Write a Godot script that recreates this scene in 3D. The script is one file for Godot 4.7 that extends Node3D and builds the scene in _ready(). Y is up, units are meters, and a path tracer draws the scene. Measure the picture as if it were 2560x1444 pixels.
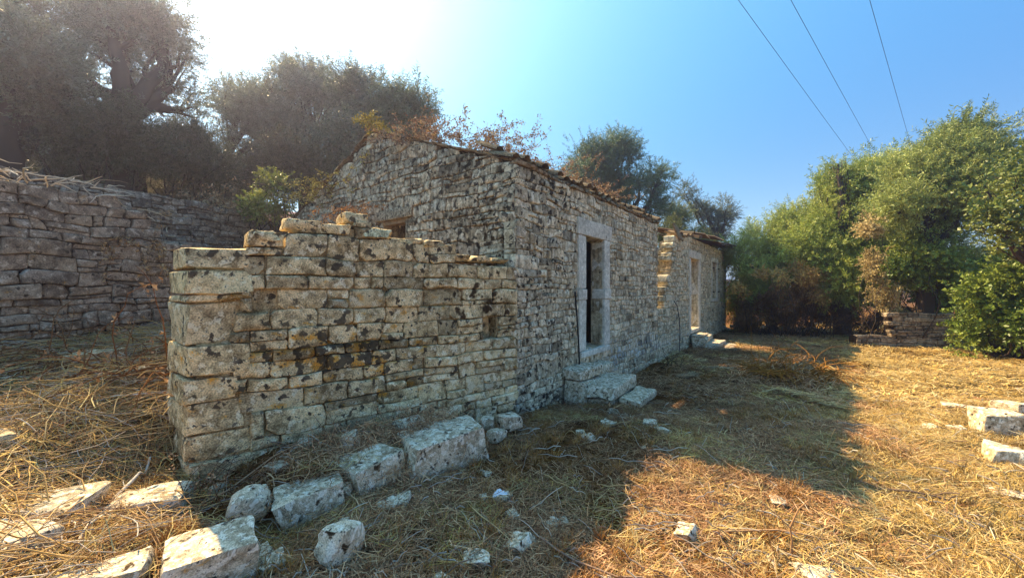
extends Node3D
# An abandoned dry-stone farmhouse among olive terraces, low morning sun behind it.
# Plan coordinates: X to the right, Z forward (depth), heights in metres; p3() turns them into Godot's axes.

const U := Vector2(0.61, 0.7924)      # along the front walls of both houses
const V := Vector2(-0.7924, 0.61)     # from the front corner back along the gable
const C0 := Vector2(0.055, 5.31)      # front corner of the near house
const W0 := Vector2(-2.65, 3.04)      # free end of the low wall
const WD := Vector2(0.766, 0.643)     # along the low wall
const WN := Vector2(0.643, -0.766)    # out of the low wall's face
const TD := Vector2(0.367, 0.930)     # along the terrace walls
const TL := Vector2(-0.930, 0.367)    # uphill of the terrace walls

var counts := {}
var rng := RandomNumberGenerator.new()
var wob := FastNoiseLite.new()
var wob2 := FastNoiseLite.new()
var M := {}
var no_cap: Callable

func p3(x: float, h: float, z: float) -> Vector3:
	return Vector3(x, h, -z)

func rf(a: float, b: float) -> float:
	return rng.randf_range(a, b)

# ------------------------------------------------------------------ mesh builder
class MB:
	var v := PackedVector3Array()
	var t := PackedVector2Array()
	var c := PackedColorArray()
	var i := PackedInt32Array()
	func add(p: Vector3, uv := Vector2.ZERO, col := Color.WHITE) -> int:
		v.append(p); t.append(uv); c.append(col)
		return v.size() - 1
	func tri(a: int, b: int, d: int) -> void:
		i.append(a); i.append(b); i.append(d)
	func quad(a: int, b: int, d: int, e: int) -> void:
		tri(a, b, d); tri(a, d, e)
	func face(a: Vector3, b: Vector3, d: Vector3, e: Vector3, col := Color.WHITE, s := 1.0) -> void:
		var w := (b - a).length() * s
		var h := (e - a).length() * s
		quad(add(a, Vector2(0, 0), col), add(b, Vector2(w, 0), col), add(d, Vector2(w, h), col), add(e, Vector2(0, h), col))
	func box(lo: Vector3, hi: Vector3, col := Color.WHITE) -> void:
		var p := []
		for k in 8:
			p.append(Vector3(hi.x if k & 1 else lo.x, hi.y if k & 2 else lo.y, hi.z if k & 4 else lo.z))
		face(p[4], p[6], p[7], p[5], col); face(p[1], p[3], p[2], p[0], col)
		face(p[5], p[7], p[3], p[1], col); face(p[0], p[2], p[6], p[4], col)
		face(p[6], p[2], p[3], p[7], col); face(p[0], p[4], p[5], p[1], col)
	func commit(m: Material) -> ArrayMesh:
		var n := PackedVector3Array()
		n.resize(v.size())
		for k in range(0, i.size(), 3):
			var a := v[i[k]]
			var q := (v[i[k + 2]] - a).cross(v[i[k + 1]] - a)
			n[i[k]] += q; n[i[k + 1]] += q; n[i[k + 2]] += q
		for k in n.size():
			n[k] = n[k].normalized() if n[k].length_squared() > 1e-20 else Vector3.UP
		var arr := []
		arr.resize(Mesh.ARRAY_MAX)
		arr[Mesh.ARRAY_VERTEX] = v; arr[Mesh.ARRAY_NORMAL] = n; arr[Mesh.ARRAY_TEX_UV] = t
		arr[Mesh.ARRAY_COLOR] = c; arr[Mesh.ARRAY_INDEX] = i
		var me := ArrayMesh.new()
		me.add_surface_from_arrays(Mesh.PRIMITIVE_TRIANGLES, arr)
		me.surface_set_material(0, m)
		return me

# ------------------------------------------------------------------ naming
func put(o: Node, called: String, parent: Node = null) -> Node:
	if parent == null:
		parent = self
	var key := str(parent.get_instance_id()) + called
	var n: int = counts.get(key, 0)
	counts[key] = n + 1
	o.name = called if n == 0 else "%s_%03d" % [called, n]
	parent.add_child(o)
	return o

func tag(o: Node, label := "", category := "", group := "", kind := "") -> void:
	if label: o.set_meta("label", label)
	if category: o.set_meta("category", category)
	if group: o.set_meta("group", group)
	if kind: o.set_meta("kind", kind)

func thing(called: String, label: String, category: String, at := Vector3.ZERO, group := "") -> Node3D:
	var o := Node3D.new()
	put(o, called)
	o.position = at
	tag(o, label, category, group)
	return o

func show_mesh(me: Mesh, called: String, parent: Node = null, at := Vector3.ZERO) -> MeshInstance3D:
	var o := MeshInstance3D.new()
	o.mesh = me
	o.position = at
	put(o, called, parent)
	return o

func copies(me: Mesh, xf: Array, cols: PackedColorArray, called: String, parent: Node = null) -> MultiMeshInstance3D:
	var mm := MultiMesh.new()
	mm.transform_format = MultiMesh.TRANSFORM_3D
	mm.use_colors = true
	mm.mesh = me
	mm.instance_count = xf.size()
	var b := PackedFloat32Array()
	b.resize(xf.size() * 16)
	for k in xf.size():
		var t: Transform3D = xf[k]
		var x := t.basis.x
		var y := t.basis.y
		var z := t.basis.z
		var o := k * 16
		b[o] = x.x; b[o + 1] = y.x; b[o + 2] = z.x; b[o + 3] = t.origin.x
		b[o + 4] = x.y; b[o + 5] = y.y; b[o + 6] = z.y; b[o + 7] = t.origin.y
		b[o + 8] = x.z; b[o + 9] = y.z; b[o + 10] = z.z; b[o + 11] = t.origin.z
		b[o + 12] = cols[k].r; b[o + 13] = cols[k].g; b[o + 14] = cols[k].b; b[o + 15] = 1.0
	mm.buffer = b
	var mi := MultiMeshInstance3D.new()
	mi.multimesh = mm
	put(mi, called, parent)
	mi.set_meta("kind", "stuff")
	return mi

# ------------------------------------------------------------------ terrain
func bound(z: float) -> float:
	if z < 2.0: return -1.62
	if z < 3.04: return lerpf(-1.62, -2.75, (z - 2.0) / 1.04)
	if z < 5.31: return -3.0 + 1.192 * (z - 3.04)
	if z < 9.55: return minf(0.35 - 1.298 * (z - 5.31), -0.15 + 0.6 * (z - 5.31))
	return -5.15 + 0.77 * (z - 9.55)

func ramp(s: float) -> float:
	if s < 2.3: return 0.04
	if s < 2.7: return lerpf(0.04, 0.16, (s - 2.3) / 0.4)
	if s < 3.4: return lerpf(0.16, 0.34, (s - 2.7) / 0.7)
	if s < 5.0: return lerpf(0.34, 0.62, (s - 3.4) / 1.6)
	return minf(lerpf(0.62, 0.84, (s - 5.0) / 1.8), 0.95)

func terrace_top(s: float) -> float:       # height of the lower terrace wall along its run
	if s < 0.95: return 2.93
	if s < 1.75: return lerpf(2.93, 2.3, (s - 0.95) / 0.8)
	return lerpf(2.3, 2.0, clampf((s - 1.75) / 2.0, 0, 1))

func H(x: float, z: float) -> float:
	var right := -0.35 * smoothstep(3.5, 7.5, z)
	var rel := Vector2(x, z) - W0
	var dw := rel.dot(WN)
	var aw := rel.dot(WD)
	right += 0.19 * (1.0 - smoothstep(0.72, 0.98, dw)) * smoothstep(0.2, 0.8, aw) * (1.0 - smoothstep(1.9, 2.5, aw))
	right += 0.035 * wob.get_noise_2d(x * 0.9, z * 0.9) + 0.02 * wob.get_noise_2d(x * 3.1 + 40.0, z * 3.1)
	right -= 0.19 * exp(-Vector2((x - 0.5) / 1.15, (z - 2.3) / 1.2).length_squared())
	right += 0.34 * exp(-Vector2((x - 5.9) / 0.62, (z - 8.3) / 0.5).length_squared())
	var d := bound(z) - x
	if d <= -0.25 and z < 26.0:
		return right
	var left := ramp(z * 0.8 - x * 0.5) + 0.05 * wob.get_noise_2d(x * 1.5, z * 1.5) + 0.03 * wob.get_noise_2d(x * 4.0, z * 4.0)
	left *= 0.2 + 0.8 * smoothstep(0.15, 1.25, (Vector2(x, z) - Vector2(-2.6, 2.85)).length())
	var q := Vector2(x, z) - Vector2(-6.1, 4.6)
	var d1 := q.dot(TL)
	var s1 := q.dot(TD)
	if s1 < 6.0:
		left = lerpf(left, terrace_top(s1) - 0.12, smoothstep(0.15, 0.35, d1))
	var d2 := (Vector2(x, z) - Vector2(-8, 6)).dot(TL)
	left = lerpf(left, 3.45 + 0.05 * minf(maxf(d2, 0.0), 4.0) + 0.24 * clampf(d2 - 4.0, 0.0, 60.0), smoothstep(0.2, 0.4, d2))
	if z > 9.55:
		var back := lerpf(0.8, 3.3, smoothstep(0.9, 2.6, d * 0.79)) + 0.05 * minf(maxf(d, 0.0), 60.0)
		left = lerpf(left, maxf(back, left), smoothstep(9.55, 10.4, z))
	return lerpf(right, left, smoothstep(-0.2, 0.12, d))

func in_house(x: float, z: float) -> bool:
	var r := Vector2(x, z) - C0
	var t := r.dot(U)
	var s := r.dot(V)
	return t > -0.02 and s > -0.02 and t < 17.1 and s < 6.95

# ------------------------------------------------------------------ textures
func noise_bytes(w: int, h: int, seed_: int, wavelength: float, octaves := 3, cellular := false, stretch := 1.0, tall := 1.0) -> PackedByteArray:
	var n := FastNoiseLite.new()
	n.seed = seed_
	n.frequency = 1.0 / wavelength
	if cellular:
		n.noise_type = FastNoiseLite.TYPE_CELLULAR
		n.cellular_return_type = FastNoiseLite.RETURN_DISTANCE
		n.fractal_type = FastNoiseLite.FRACTAL_NONE
		n.domain_warp_enabled = true
		n.domain_warp_amplitude = wavelength * 0.5
		n.domain_warp_frequency = 2.2 / wavelength
	else:
		n.noise_type = FastNoiseLite.TYPE_SIMPLEX_SMOOTH
		n.fractal_octaves = octaves
	var im := n.get_image(int(w / stretch), int(h / tall))
	if stretch != 1.0 or tall != 1.0:
		im.resize(w, h)
	return im.get_data()

# zone(kind, a, b) gives how much [black, pale, orange lichen, brown moss, blue-white tone] there is at a place on that wall
func zone(kind: int, a: float, b: float, L: float, hh: float) -> PackedFloat32Array:
	var z := PackedFloat32Array([0.4, 0.3, 0.0, 0.0, 0.0])
	if kind == 0:      # low wall in front
		var mid := exp(-pow((a - 1.25) / 0.85, 2) - pow((b - 0.98) / 0.33, 2))
		z[0] = 0.24 + 0.50 * mid + 0.20 * smoothstep(1.6, 2.2, b)
		z[1] = 0.34 + 0.25 * smoothstep(1.9, 3.2, a) * (1.0 - smoothstep(0.9, 1.5, b))
		z[2] = 0.16 + 0.84 * mid
		z[3] = 0.62 * exp(-pow((a - 2.9) / 0.65, 2) - pow((b - 1.45) / 0.45, 2)) + 0.15 * (1.0 - smoothstep(0.0, 0.35, b))
		z[4] = 0.0
	elif kind == 1:    # gable
		z[0] = 0.34 + 0.12 * smoothstep(3.5, 6.0, a)
		z[1] = 0.5
		z[3] = 0.18 + 0.42 * exp(-pow((a - 6.3) / 0.7, 2) - pow((b - 1.9) / 0.9, 2))
		z[2] = 0.04
	elif kind == 2:    # front of the near house
		z[0] = 0.34 * (1.0 - smoothstep(0.6, 2.6, a)) + 0.10 + 0.16 * smoothstep(2.4, 3.4, b)
		z[1] = 0.46
		z[3] = 0.50 * exp(-pow(a / 0.55, 2) - pow((b - 1.5) / 0.7, 2))
		z[4] = 0.62 * (1.0 - smoothstep(0.15, 1.25, b)) * smoothstep(1.0, 3.4, a)
	elif kind == 3:    # front of the far house
		z[0] = 0.06; z[1] = 0.40
		z[4] = 0.5 * (1.0 - smoothstep(0.0, 0.9, b))
	elif kind == 6:    # dressed stone
		z[0] = 0.0; z[1] = 0.3
	elif kind == 4:    # terrace walls
		z[0] = 0.14; z[1] = 0.28; z[2] = 0.05; z[3] = 0.12
	else:
		z[0] = 0.26; z[1] = 0.46; z[2] = 0.14; z[3] = 0.24
	return z

func wall_texture(L: float, hh: float, ppm: float, kind: int, sd: int, base: Array) -> Array:
	var w := int(L * ppm)
	var h := int(hh * ppm)
	var n1 := noise_bytes(w, h, sd, 0.45 * ppm, 3)
	var n2 := noise_bytes(w, h, sd + 1, 0.10 * ppm, 4)
	var n3 := noise_bytes(w, h, sd + 2, 0.018 * ppm, 3)
	var nb := noise_bytes(w, h, sd + 3, 0.16 * ppm, 4)
	var np := noise_bytes(w, h, sd + 4, 0.13 * ppm, 5)
	var no := noise_bytes(w, h, sd + 5, 0.17 * ppm, 4, false, 1.6)
	var c1 := noise_bytes(w, h, sd + 6, 0.075 * ppm, 1, true)
	var c2 := noise_bytes(w, h, sd + 7, 0.033 * ppm, 1, true)
	var nm := noise_bytes(w, h, sd + 8, 0.24 * ppm, 5)
	var ns := noise_bytes(w, h, sd + 9, 0.11 * ppm, 4, false, 1.0, 6.0)
	var streak := 0.0 if kind == 0 or kind > 3 else 0.5
	var gx := 40
	var gy := 24
	var zs := []
	for j in gy + 1:
		for i in gx + 1:
			zs.append(zone(kind, L * i / gx, hh * (1.0 - float(j) / gy), L, hh))
	var out := PackedByteArray()
	out.resize(w * h * 3)
	var hi := PackedByteArray()
	hi.resize(w * h)
	var dark: Vector3 = base[0]
	var light: Vector3 = base[1]
	var pale: Vector3 = base[2]
	var black := Vector3(48, 43, 38)
	var orange := Vector3(222, 146, 44)
	var moss := Vector3(58, 44, 30)
	var blue := Vector3(186, 197, 206)
	for y in h:
		var j := y * gy / h
		for x in w:
			var k := y * w + x
			var z: PackedFloat32Array = zs[j * (gx + 1) + x * gx / w]
			var f1 := n1[k] / 255.0
			var f2 := n2[k] / 255.0
			var f3 := n3[k] / 255.0
			var tone := f1 * 0.35 + f2 * 0.4 + f3 * 0.25
			var col := dark.lerp(light, clampf((tone - 0.26) * (2.9 if kind == 0 else 2.6), 0.0, 1.0))
			var fc1 := c1[k] / 255.0
			var fc2 := c2[k] / 255.0
			var up := f3 * 0.5
			# grey lichen disks, then pale crusts
			if fc1 < 0.30 * z[1] + 0.16 * (f1 - 0.5):
				col = col.lerp(pale, 0.45)
			var pv := np[k] / 255.0 + 0.16 * (f3 - 0.5)
			if pv > 0.86 - 0.62 * z[1]:
				col = col.lerp(pale, clampf((pv - (0.86 - 0.62 * z[1])) * 7.0, 0.0, 0.75))
				up += 0.12
			if z[2] > 0.03:
				var ov := no[k] / 255.0 + 0.2 * (f3 - 0.5)
				var ot := 0.86 - 0.42 * z[2]
				if ov > ot:
					col = col.lerp(orange, clampf((ov - ot) * 4.0, 0.0, 0.85) * clampf(f3 * 1.3 + f2 * 0.5 - 0.1, 0.2, 1.0))
			if z[4] > 0.02:
				var bv := pv * 0.5 + f2 * 0.5
				col = col.lerp(blue, clampf((bv - (0.8 - 0.6 * z[4])) * 3.0, 0.0, 0.7))
			var bl := nb[k] / 255.0
			var bt := 0.90 - 0.50 * z[0]
			var isb := bl + 0.10 * (f3 - 0.5) > bt or (fc1 < 0.24 * z[0] + 0.22 * (bl - 0.55)) or (fc2 < 0.15 * z[0] + 0.1 * (bl - 0.5))
			if isb:
				col = col.lerp(black, clampf(0.25 + 0.55 * f2 + 0.35 * f3, 0.0, 0.9))
				up += 0.08
			if z[3] > 0.03:
				var mv := nm[k] / 255.0 + 0.18 * (f3 - 0.5) + 0.1 * (f2 - 0.5)
				var mt := 0.88 - 0.42 * z[3]
				if mv > mt:
					col = col.lerp(moss, clampf((mv - mt) * 12.0, 0.0, 0.9))
					up += 0.25
			col *= (0.86 + 0.28 * f3) * (1.0 - streak * maxf(0.0, ns[k] / 255.0 - 0.45) * 1.5)
			var o := k * 3
			out[o] = clampi(int(col.x), 0, 255)
			out[o + 1] = clampi(int(col.y), 0, 255)
			out[o + 2] = clampi(int(col.z), 0, 255)
			hi[k] = clampi(int(255.0 * (up * 0.6 + 0.35 * f2)), 0, 255)
	return [ImageTexture.create_from_image(Image.create_from_data(w, h, false, Image.FORMAT_RGB8, out)), ImageTexture.create_from_image(Image.create_from_data(w, h, false, Image.FORMAT_L8, hi))]

func mat(col: Color, rough := 0.95) -> StandardMaterial3D:
	var m := StandardMaterial3D.new()
	m.albedo_color = col
	m.roughness = rough
	m.metallic_specular = 0.1
	m.vertex_color_use_as_albedo = true
	return m

func textured(tex: Array, relief: float) -> StandardMaterial3D:
	var m := mat(Color.WHITE)
	m.albedo_texture = tex[0]
	m.heightmap_enabled = true
	m.heightmap_texture = tex[1]
	m.heightmap_scale = relief
	return m

func leaf_mat(back: float, rough := 0.55) -> StandardMaterial3D:
	var m := mat(Color.WHITE, rough)
	m.metallic_specular = 0.4
	m.backlight_enabled = true
	m.backlight = Color(back, back, back)
	return m

# ------------------------------------------------------------------ stones
func rock_into(mb: MB, xf: Transform3D, size: Vector3, rnd: float, rough: float, sd: int, skew := 0.12, uvs := Vector2(1, 1), uvo := Vector2.ZERO, col := Color.WHITE) -> void:
	var st := [-1.0, -0.86, -0.45, 0.0, 0.45, 0.86, 1.0]
	var n := 6
	var half := size * 0.5
	var r := minf(rnd, minf(half.x, minf(half.y, half.z)) * 0.95)
	var rg := RandomNumberGenerator.new()
	rg.seed = sd
	var cor := []
	for k in 8:
		cor.append(Vector3(rg.randf_range(-1, 1) * half.x, rg.randf_range(-1, 1) * half.y, rg.randf_range(-1, 1) * half.z) * skew * 2.0)
	var off := Vector3(sd % 97, sd % 53, sd % 31) * 7.0
	for axis in 3:
		for sgn in [-1.0, 1.0]:
			var ids := []
			for j in n + 1:
				for i in n + 1:
					var p := Vector3.ZERO
					p[axis] = sgn
					p[(axis + 1) % 3] = st[i]
					p[(axis + 2) % 3] = st[j]
					var q := p * half
					var inner := half - Vector3(r, r, r)
					var cl := q.clamp(-inner, inner)
					var dv := q - cl
					var nn := dv.normalized()
					var pos := cl + nn * r
					var g := (p + Vector3.ONE) * 0.5
					var sk := Vector3.ZERO
					for k in 8:
						sk += cor[k] * ((g.x if k & 1 else 1.0 - g.x) * (g.y if k & 2 else 1.0 - g.y) * (g.z if k & 4 else 1.0 - g.z))
					pos += sk
					var m := maxf(size.x, maxf(size.y, size.z))
					pos += nn * rough * m * (wob2.get_noise_3dv(pos / m * 2.2 + off) + 0.6 * wob2.get_noise_3dv(pos / m * 5.5 + off) - 0.9 * maxf(0.0, wob2.get_noise_3dv(pos / m * 3.3 - off)))
					var uv := Vector2(pos.x + pos.z * 0.6, -pos.y - pos.z * 0.6)
					if axis == 1: uv = Vector2(pos.x, pos.z)
					elif axis == 0: uv = Vector2(pos.z, -pos.y)
					ids.append(mb.add(xf * pos, (uv + uvo) * uvs, col))
			for j in n:
				for i in n:
					var a: int = ids[j * (n + 1) + i]
					var b: int = ids[j * (n + 1) + i + 1]
					var c: int = ids[(j + 1) * (n + 1) + i + 1]
					var d: int = ids[(j + 1) * (n + 1) + i]
					if sgn > 0: mb.quad(a, d, c, b)
					else: mb.quad(a, b, c, d)

func tint(spread := 0.16, warm := 0.04) -> Color:
	var g := 1.0 + rf(-spread, spread)
	if spread > 0.18 and rng.randf() < 0.22: g *= rf(0.5, 0.75)
	var w := rf(-warm, warm)
	return Color(g * (1.0 + w), g, g * (1.0 - w * 1.4))

func corner() -> float:
	return rf(0.02, 0.09) if rng.randf() < 0.75 else rf(0.12, 0.32)

# one laid stone on a wall face: outline a0..a1 by b0..b1 in the wall's plane, its face "prot" proud of the plane
func laid(mb: MB, a0: float, a1: float, b0: float, b1: float, depth: float, prot: float, tex: Vector2, col: Color, cap: Callable, wave: float, origin: Vector3, edge := 0.011) -> void:
	var w := a1 - a0
	var h := b1 - b0
	var m := minf(w, h)
	var ca := (a0 + a1) * 0.5
	var cb := (b0 + b1) * 0.5
	var j := rf(0.001, 0.009)
	var pts := PackedVector2Array()
	var x0 := a0 + j
	var x1 := a1 - j
	var y0 := b0 + j * 0.8
	var y1 := b1 - j * 0.8
	var k := [corner() * m, corner() * m, corner() * m, corner() * m]
	var q := 0.07 * m
	pts.append(Vector2(x0 + k[0], y0)); pts.append(Vector2(x0 + w * rf(0.35, 0.65), y0 + rf(-q, q))); pts.append(Vector2(x1 - k[1], y0))
	pts.append(Vector2(x1, y0 + k[1] * rf(0.6, 1.2))); pts.append(Vector2(x1 + rf(-q, q), cb + rf(-0.1, 0.1) * h)); pts.append(Vector2(x1, y1 - k[2]))
	pts.append(Vector2(x1 - k[2] * rf(0.6, 1.3), y1)); pts.append(Vector2(x0 + w * rf(0.35, 0.65), y1 + rf(-q, q))); pts.append(Vector2(x0 + k[3], y1))
	pts.append(Vector2(x0, y1 - k[3] * rf(0.6, 1.2))); pts.append(Vector2(x0 + rf(-q, q), cb + rf(-0.1, 0.1) * h)); pts.append(Vector2(x0, y0 + k[0]))
	for i in 12:
		var p := pts[i]
		p += Vector2(wob.get_noise_2d(p.x * 1.6 + 9.0, p.y * 1.6), wob.get_noise_2d(p.x * 1.1, p.y * 1.1 + 77.0)) * wave
		if cap.is_valid():
			p.y = minf(p.y, cap.call(p.x))
		pts[i] = p
	var bev := minf(edge, m * 0.14)
	var rings := [[0.0, -depth], [0.0, prot - bev], [0.45, prot - bev * 0.28], [1.0, prot], [2.6, prot + rf(-0.004, 0.012)]]
	var slip := Vector2(rf(-0.22, 0.22), rf(-0.12, 0.12))
	var first := mb.v.size()
	var tilt := Vector2(rf(-0.06, 0.06), rf(-0.08, 0.08))
	for r in rings.size():
		for i in 12:
			var d: Vector2 = Vector2(ca, cb) - pts[i]
			var ins: float = minf(bev * rings[r][0], d.length() * 0.8)
			var p: Vector2 = pts[i] + d.normalized() * ins
			var n: float = rings[r][1]
			if r > 0:
				n += (p.x - ca) * tilt.x + (p.y - cb) * tilt.y
				n += 0.012 * wob2.get_noise_2d(p.x * 9.0 + ca * 31.0, p.y * 9.0) + (rf(-0.004, 0.004) if r > 1 else 0.0)
			var sh := maxf(0.0, prot - n)
			mb.add(Vector3(p.x, p.y, n) - origin, Vector2((p.x + slip.x + sh * 0.7) / tex.x, 1.0 - (p.y + slip.y + sh * 0.5) / tex.y), col)
	var mid := mb.add(Vector3(ca, minf(cb, pts[7].y - 0.01), prot + rf(-0.004, 0.014) + 0.012 * wob2.get_noise_2d(ca * 40.0, cb * 9.0)) - origin, Vector2((ca + slip.x) / tex.x, 1.0 - (cb + slip.y) / tex.y), col)
	for r in rings.size() - 1:
		for i in 12:
			var i2 := (i + 1) % 12
			mb.quad(first + r * 12 + i, first + (r + 1) * 12 + i, first + (r + 1) * 12 + i2, first + r * 12 + i2)
	var last := first + (rings.size() - 1) * 12
	for i in 12:
		mb.tri(mid, last + (i + 1) % 12, last + i)

# coursed rubble: returns [a0, a1, b0, b1] of every stone
func courses(L: float, b_start: float, top: Callable, holes: Array, hr: Vector2, wr: Vector2, keep := 0.35) -> Array:
	var out := []
	var b := b_start
	while b < 5.2:
		var h := rf(hr.x, hr.y)
		for o in holes:
			for e in [o.position.y, o.end.y]:
				if absf(b + h - e) < 0.4 * h and e - b > 0.05:
					h = e - b
		var a := 0.0
		var any := false
		while a < L - 0.02:
			var w := rf(wr.x, wr.y) * (0.6 + 0.7 * h / hr.y)
			if rng.randf() < 0.13:
				w *= 0.45
			var a1 := a + w
			if L - a1 < wr.x * 0.6:
				a1 = L
			var skip := false
			for o in holes:
				var ov: float = minf(b + h, o.end.y) - maxf(b, o.position.y)
				if ov > 0.4 * h and a < o.end.x - 0.01 and a1 > o.position.x + 0.01:
					if a < o.position.x - 0.05:
						a1 = o.position.x
					else:
						a = o.end.x
						skip = true
						break
			if skip:
				continue
			var t: float = top.call((a + a1) * 0.5)
			if b + h * keep < t:
				any = true
				if h > 0.68 * hr.y and rng.randf() < 0.36:
					var s := rf(0.28, 0.72)
					if rng.randf() < 0.4 and a1 - a > wr.x * 1.4:
						var c := lerpf(a, a1, rf(0.35, 0.65))
						out.append([a, c, b, b + h * s]); out.append([c, a1, b, b + h * s])
					else:
						out.append([a, a1, b, b + h * s])
					out.append([a, a1, b + h * s, b + h])
				else:
					out.append([a, a1, b, b + h])
			a = a1
		b += h
		if not any and b > 1.0:
			break
	return out

# lays the stones on "face" (a part, in its own axes): the "most" that look largest are meshes of their own, the rest one joined part
func lay(face: Node3D, stones: Array, tex: Vector2, m: Material, depth: float, prot: Vector2, cap: Callable, wave: float, most: int, tone := 0.16, called := "stone") -> void:
	var order := []
	var xf := face.global_transform
	for k in stones.size():
		var s = stones[k]
		var p: Vector3 = xf * Vector3((s[0] + s[1]) / 2, (s[2] + s[3]) / 2, 0)
		var to := p - Vector3(0, 1.6, 0)
		var seen := 1.0 if p.z < -0.5 and absf(p.x / p.z) < 1.42 else 0.05
		order.append([-(s[1] - s[0]) * (s[3] - s[2]) * seen * absf(xf.basis.z.dot(to.normalized())) / to.length_squared(), k])
	order.sort()
	var rest := MB.new()
	for n in order.size():
		var s = stones[order[n][1]]
		var pr := rf(prot.x, prot.y)
		if n < most:
			var mb := MB.new()
			var o := Vector3((s[0] + s[1]) / 2, (s[2] + s[3]) / 2, 0)
			laid(mb, s[0], s[1], s[2], s[3], depth, pr, tex, tint(tone), cap, wave, o)
			show_mesh(mb.commit(m), called, face, o)
		else:
			laid(rest, s[0], s[1], s[2], s[3], depth, pr, tex, tint(tone), cap, wave, Vector3.ZERO)
	if rest.v.size():
		var r := show_mesh(rest.commit(m), "small_stones", face)
		r.set_meta("kind", "stuff")

# the rubble core behind the facing stones, in strips, with openings
func core_mesh(L: float, b0: float, top: Callable, holes: Array, n0: float, n1: float, m: Material, a_from := 0.0, step := 0.12, tex := Vector2.ZERO, tone := 0.6) -> ArrayMesh:
	var mb := MB.new()
	var cuts := []
	var a := a_from
	while a < L - 0.001:
		cuts.append(a)
		a += step
	cuts.append(L)
	for o in holes:
		cuts.append(o.position.x); cuts.append(o.end.x)
	cuts.sort()
	for k in cuts.size() - 1:
		var x0: float = cuts[k]
		var x1: float = cuts[k + 1]
		if x1 - x0 < 0.002 or x0 < a_from - 0.001 or x1 > L + 0.001: continue
		var mid := (x0 + x1) / 2
		var spans := [[b0, minf(top.call(x0), top.call(x1)) - 0.05]]
		for o in holes:
			if mid > o.position.x and mid < o.end.x:
				var nxt := []
				for s in spans:
					if o.position.y > s[0]: nxt.append([s[0], minf(s[1], o.position.y)])
					if o.end.y < s[1]: nxt.append([maxf(s[0], o.end.y), s[1]])
				spans = nxt
		for s in spans:
			if s[1] - s[0] > 0.01:
				mb.box(Vector3(x0, s[0], n0), Vector3(x1, s[1], n1))
	if tex.x > 0.0:
		for k in mb.v.size():
			mb.t[k] = Vector2((mb.v[k].x + mb.v[k].z) / tex.x, 1.0 - mb.v[k].y / tex.y)
			mb.c[k] = Color(tone, tone * 0.96, tone * 0.9)
	return mb.commit(m)

func frame(at: Vector2, along: Vector2, h := 0.0) -> Transform3D:
	var a := Vector3(along.x, 0, -along.y).normalized()
	return Transform3D(Basis(a, Vector3.UP, a.cross(Vector3.UP)), p3(at.x, h, at.y))

# ------------------------------------------------------------------ tubes, sticks, leaves
func tube(mb: MB, pts: Array, rad: Array, sides: int, col := Color.WHITE, knob := 0.0) -> void:
	var first := mb.v.size()
	var side := Vector3.RIGHT
	for k in pts.size():
		var d: Vector3 = (pts[mini(k + 1, pts.size() - 1)] - pts[maxi(k - 1, 0)]).normalized()
		side = (side - d * side.dot(d))
		if side.length() < 0.05:
			side = d.cross(Vector3(0.3, 0.2, 0.9))
		side = side.normalized()
		var up := d.cross(side)
		for s in sides:
			var an := TAU * s / sides
			var r: float = rad[k] * (1.0 + (rf(-knob, knob) if knob > 0 else 0.0))
			mb.add(pts[k] + (side * cos(an) + up * sin(an)) * r, Vector2(float(s) / sides, k * 0.3), col)
	for k in pts.size() - 1:
		for s in sides:
			var s2 := (s + 1) % sides
			mb.quad(first + k * sides + s, first + k * sides + s2, first + (k + 1) * sides + s2, first + (k + 1) * sides + s)
	var e := first + (pts.size() - 1) * sides
	for s in range(1, sides - 1):
		mb.tri(e, e + s, e + s + 1)
		mb.tri(first, first + s + 1, first + s)

func bend(a: Vector3, b: Vector3, n: int, wander: float) -> Array:
	var out := []
	var side := Vector3(rf(-1, 1), rf(-0.5, 1), rf(-1, 1)).normalized() * a.distance_to(b) * wander
	for k in n + 1:
		var t := float(k) / n
		var p := a.lerp(b, t) + side * sin(t * PI)
		if k > 0 and k < n:
			p += Vector3(rf(-1, 1), rf(-1, 1), rf(-1, 1)) * a.distance_to(b) * wander * 0.25
		out.append(p)
	return out

func leaf(mb: MB, base: Vector3, dir: Vector3, side: Vector3, ln: float, wd: float, col: Color, broad := false) -> void:
	var nrm := dir.cross(side).normalized()
	var m := base + dir * ln * (0.42 if broad else 0.5)
	var a := mb.add(base, Vector2.ZERO, col)
	var b := mb.add(m + side * wd * 0.5 + nrm * wd * 0.18, Vector2.ZERO, col)
	var c := mb.add(base + dir * ln - nrm * ln * 0.08, Vector2.ZERO, col)
	var d := mb.add(m - side * wd * 0.5 + nrm * wd * 0.18, Vector2.ZERO, col)
	mb.tri(a, b, c); mb.tri(a, c, d)

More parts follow.
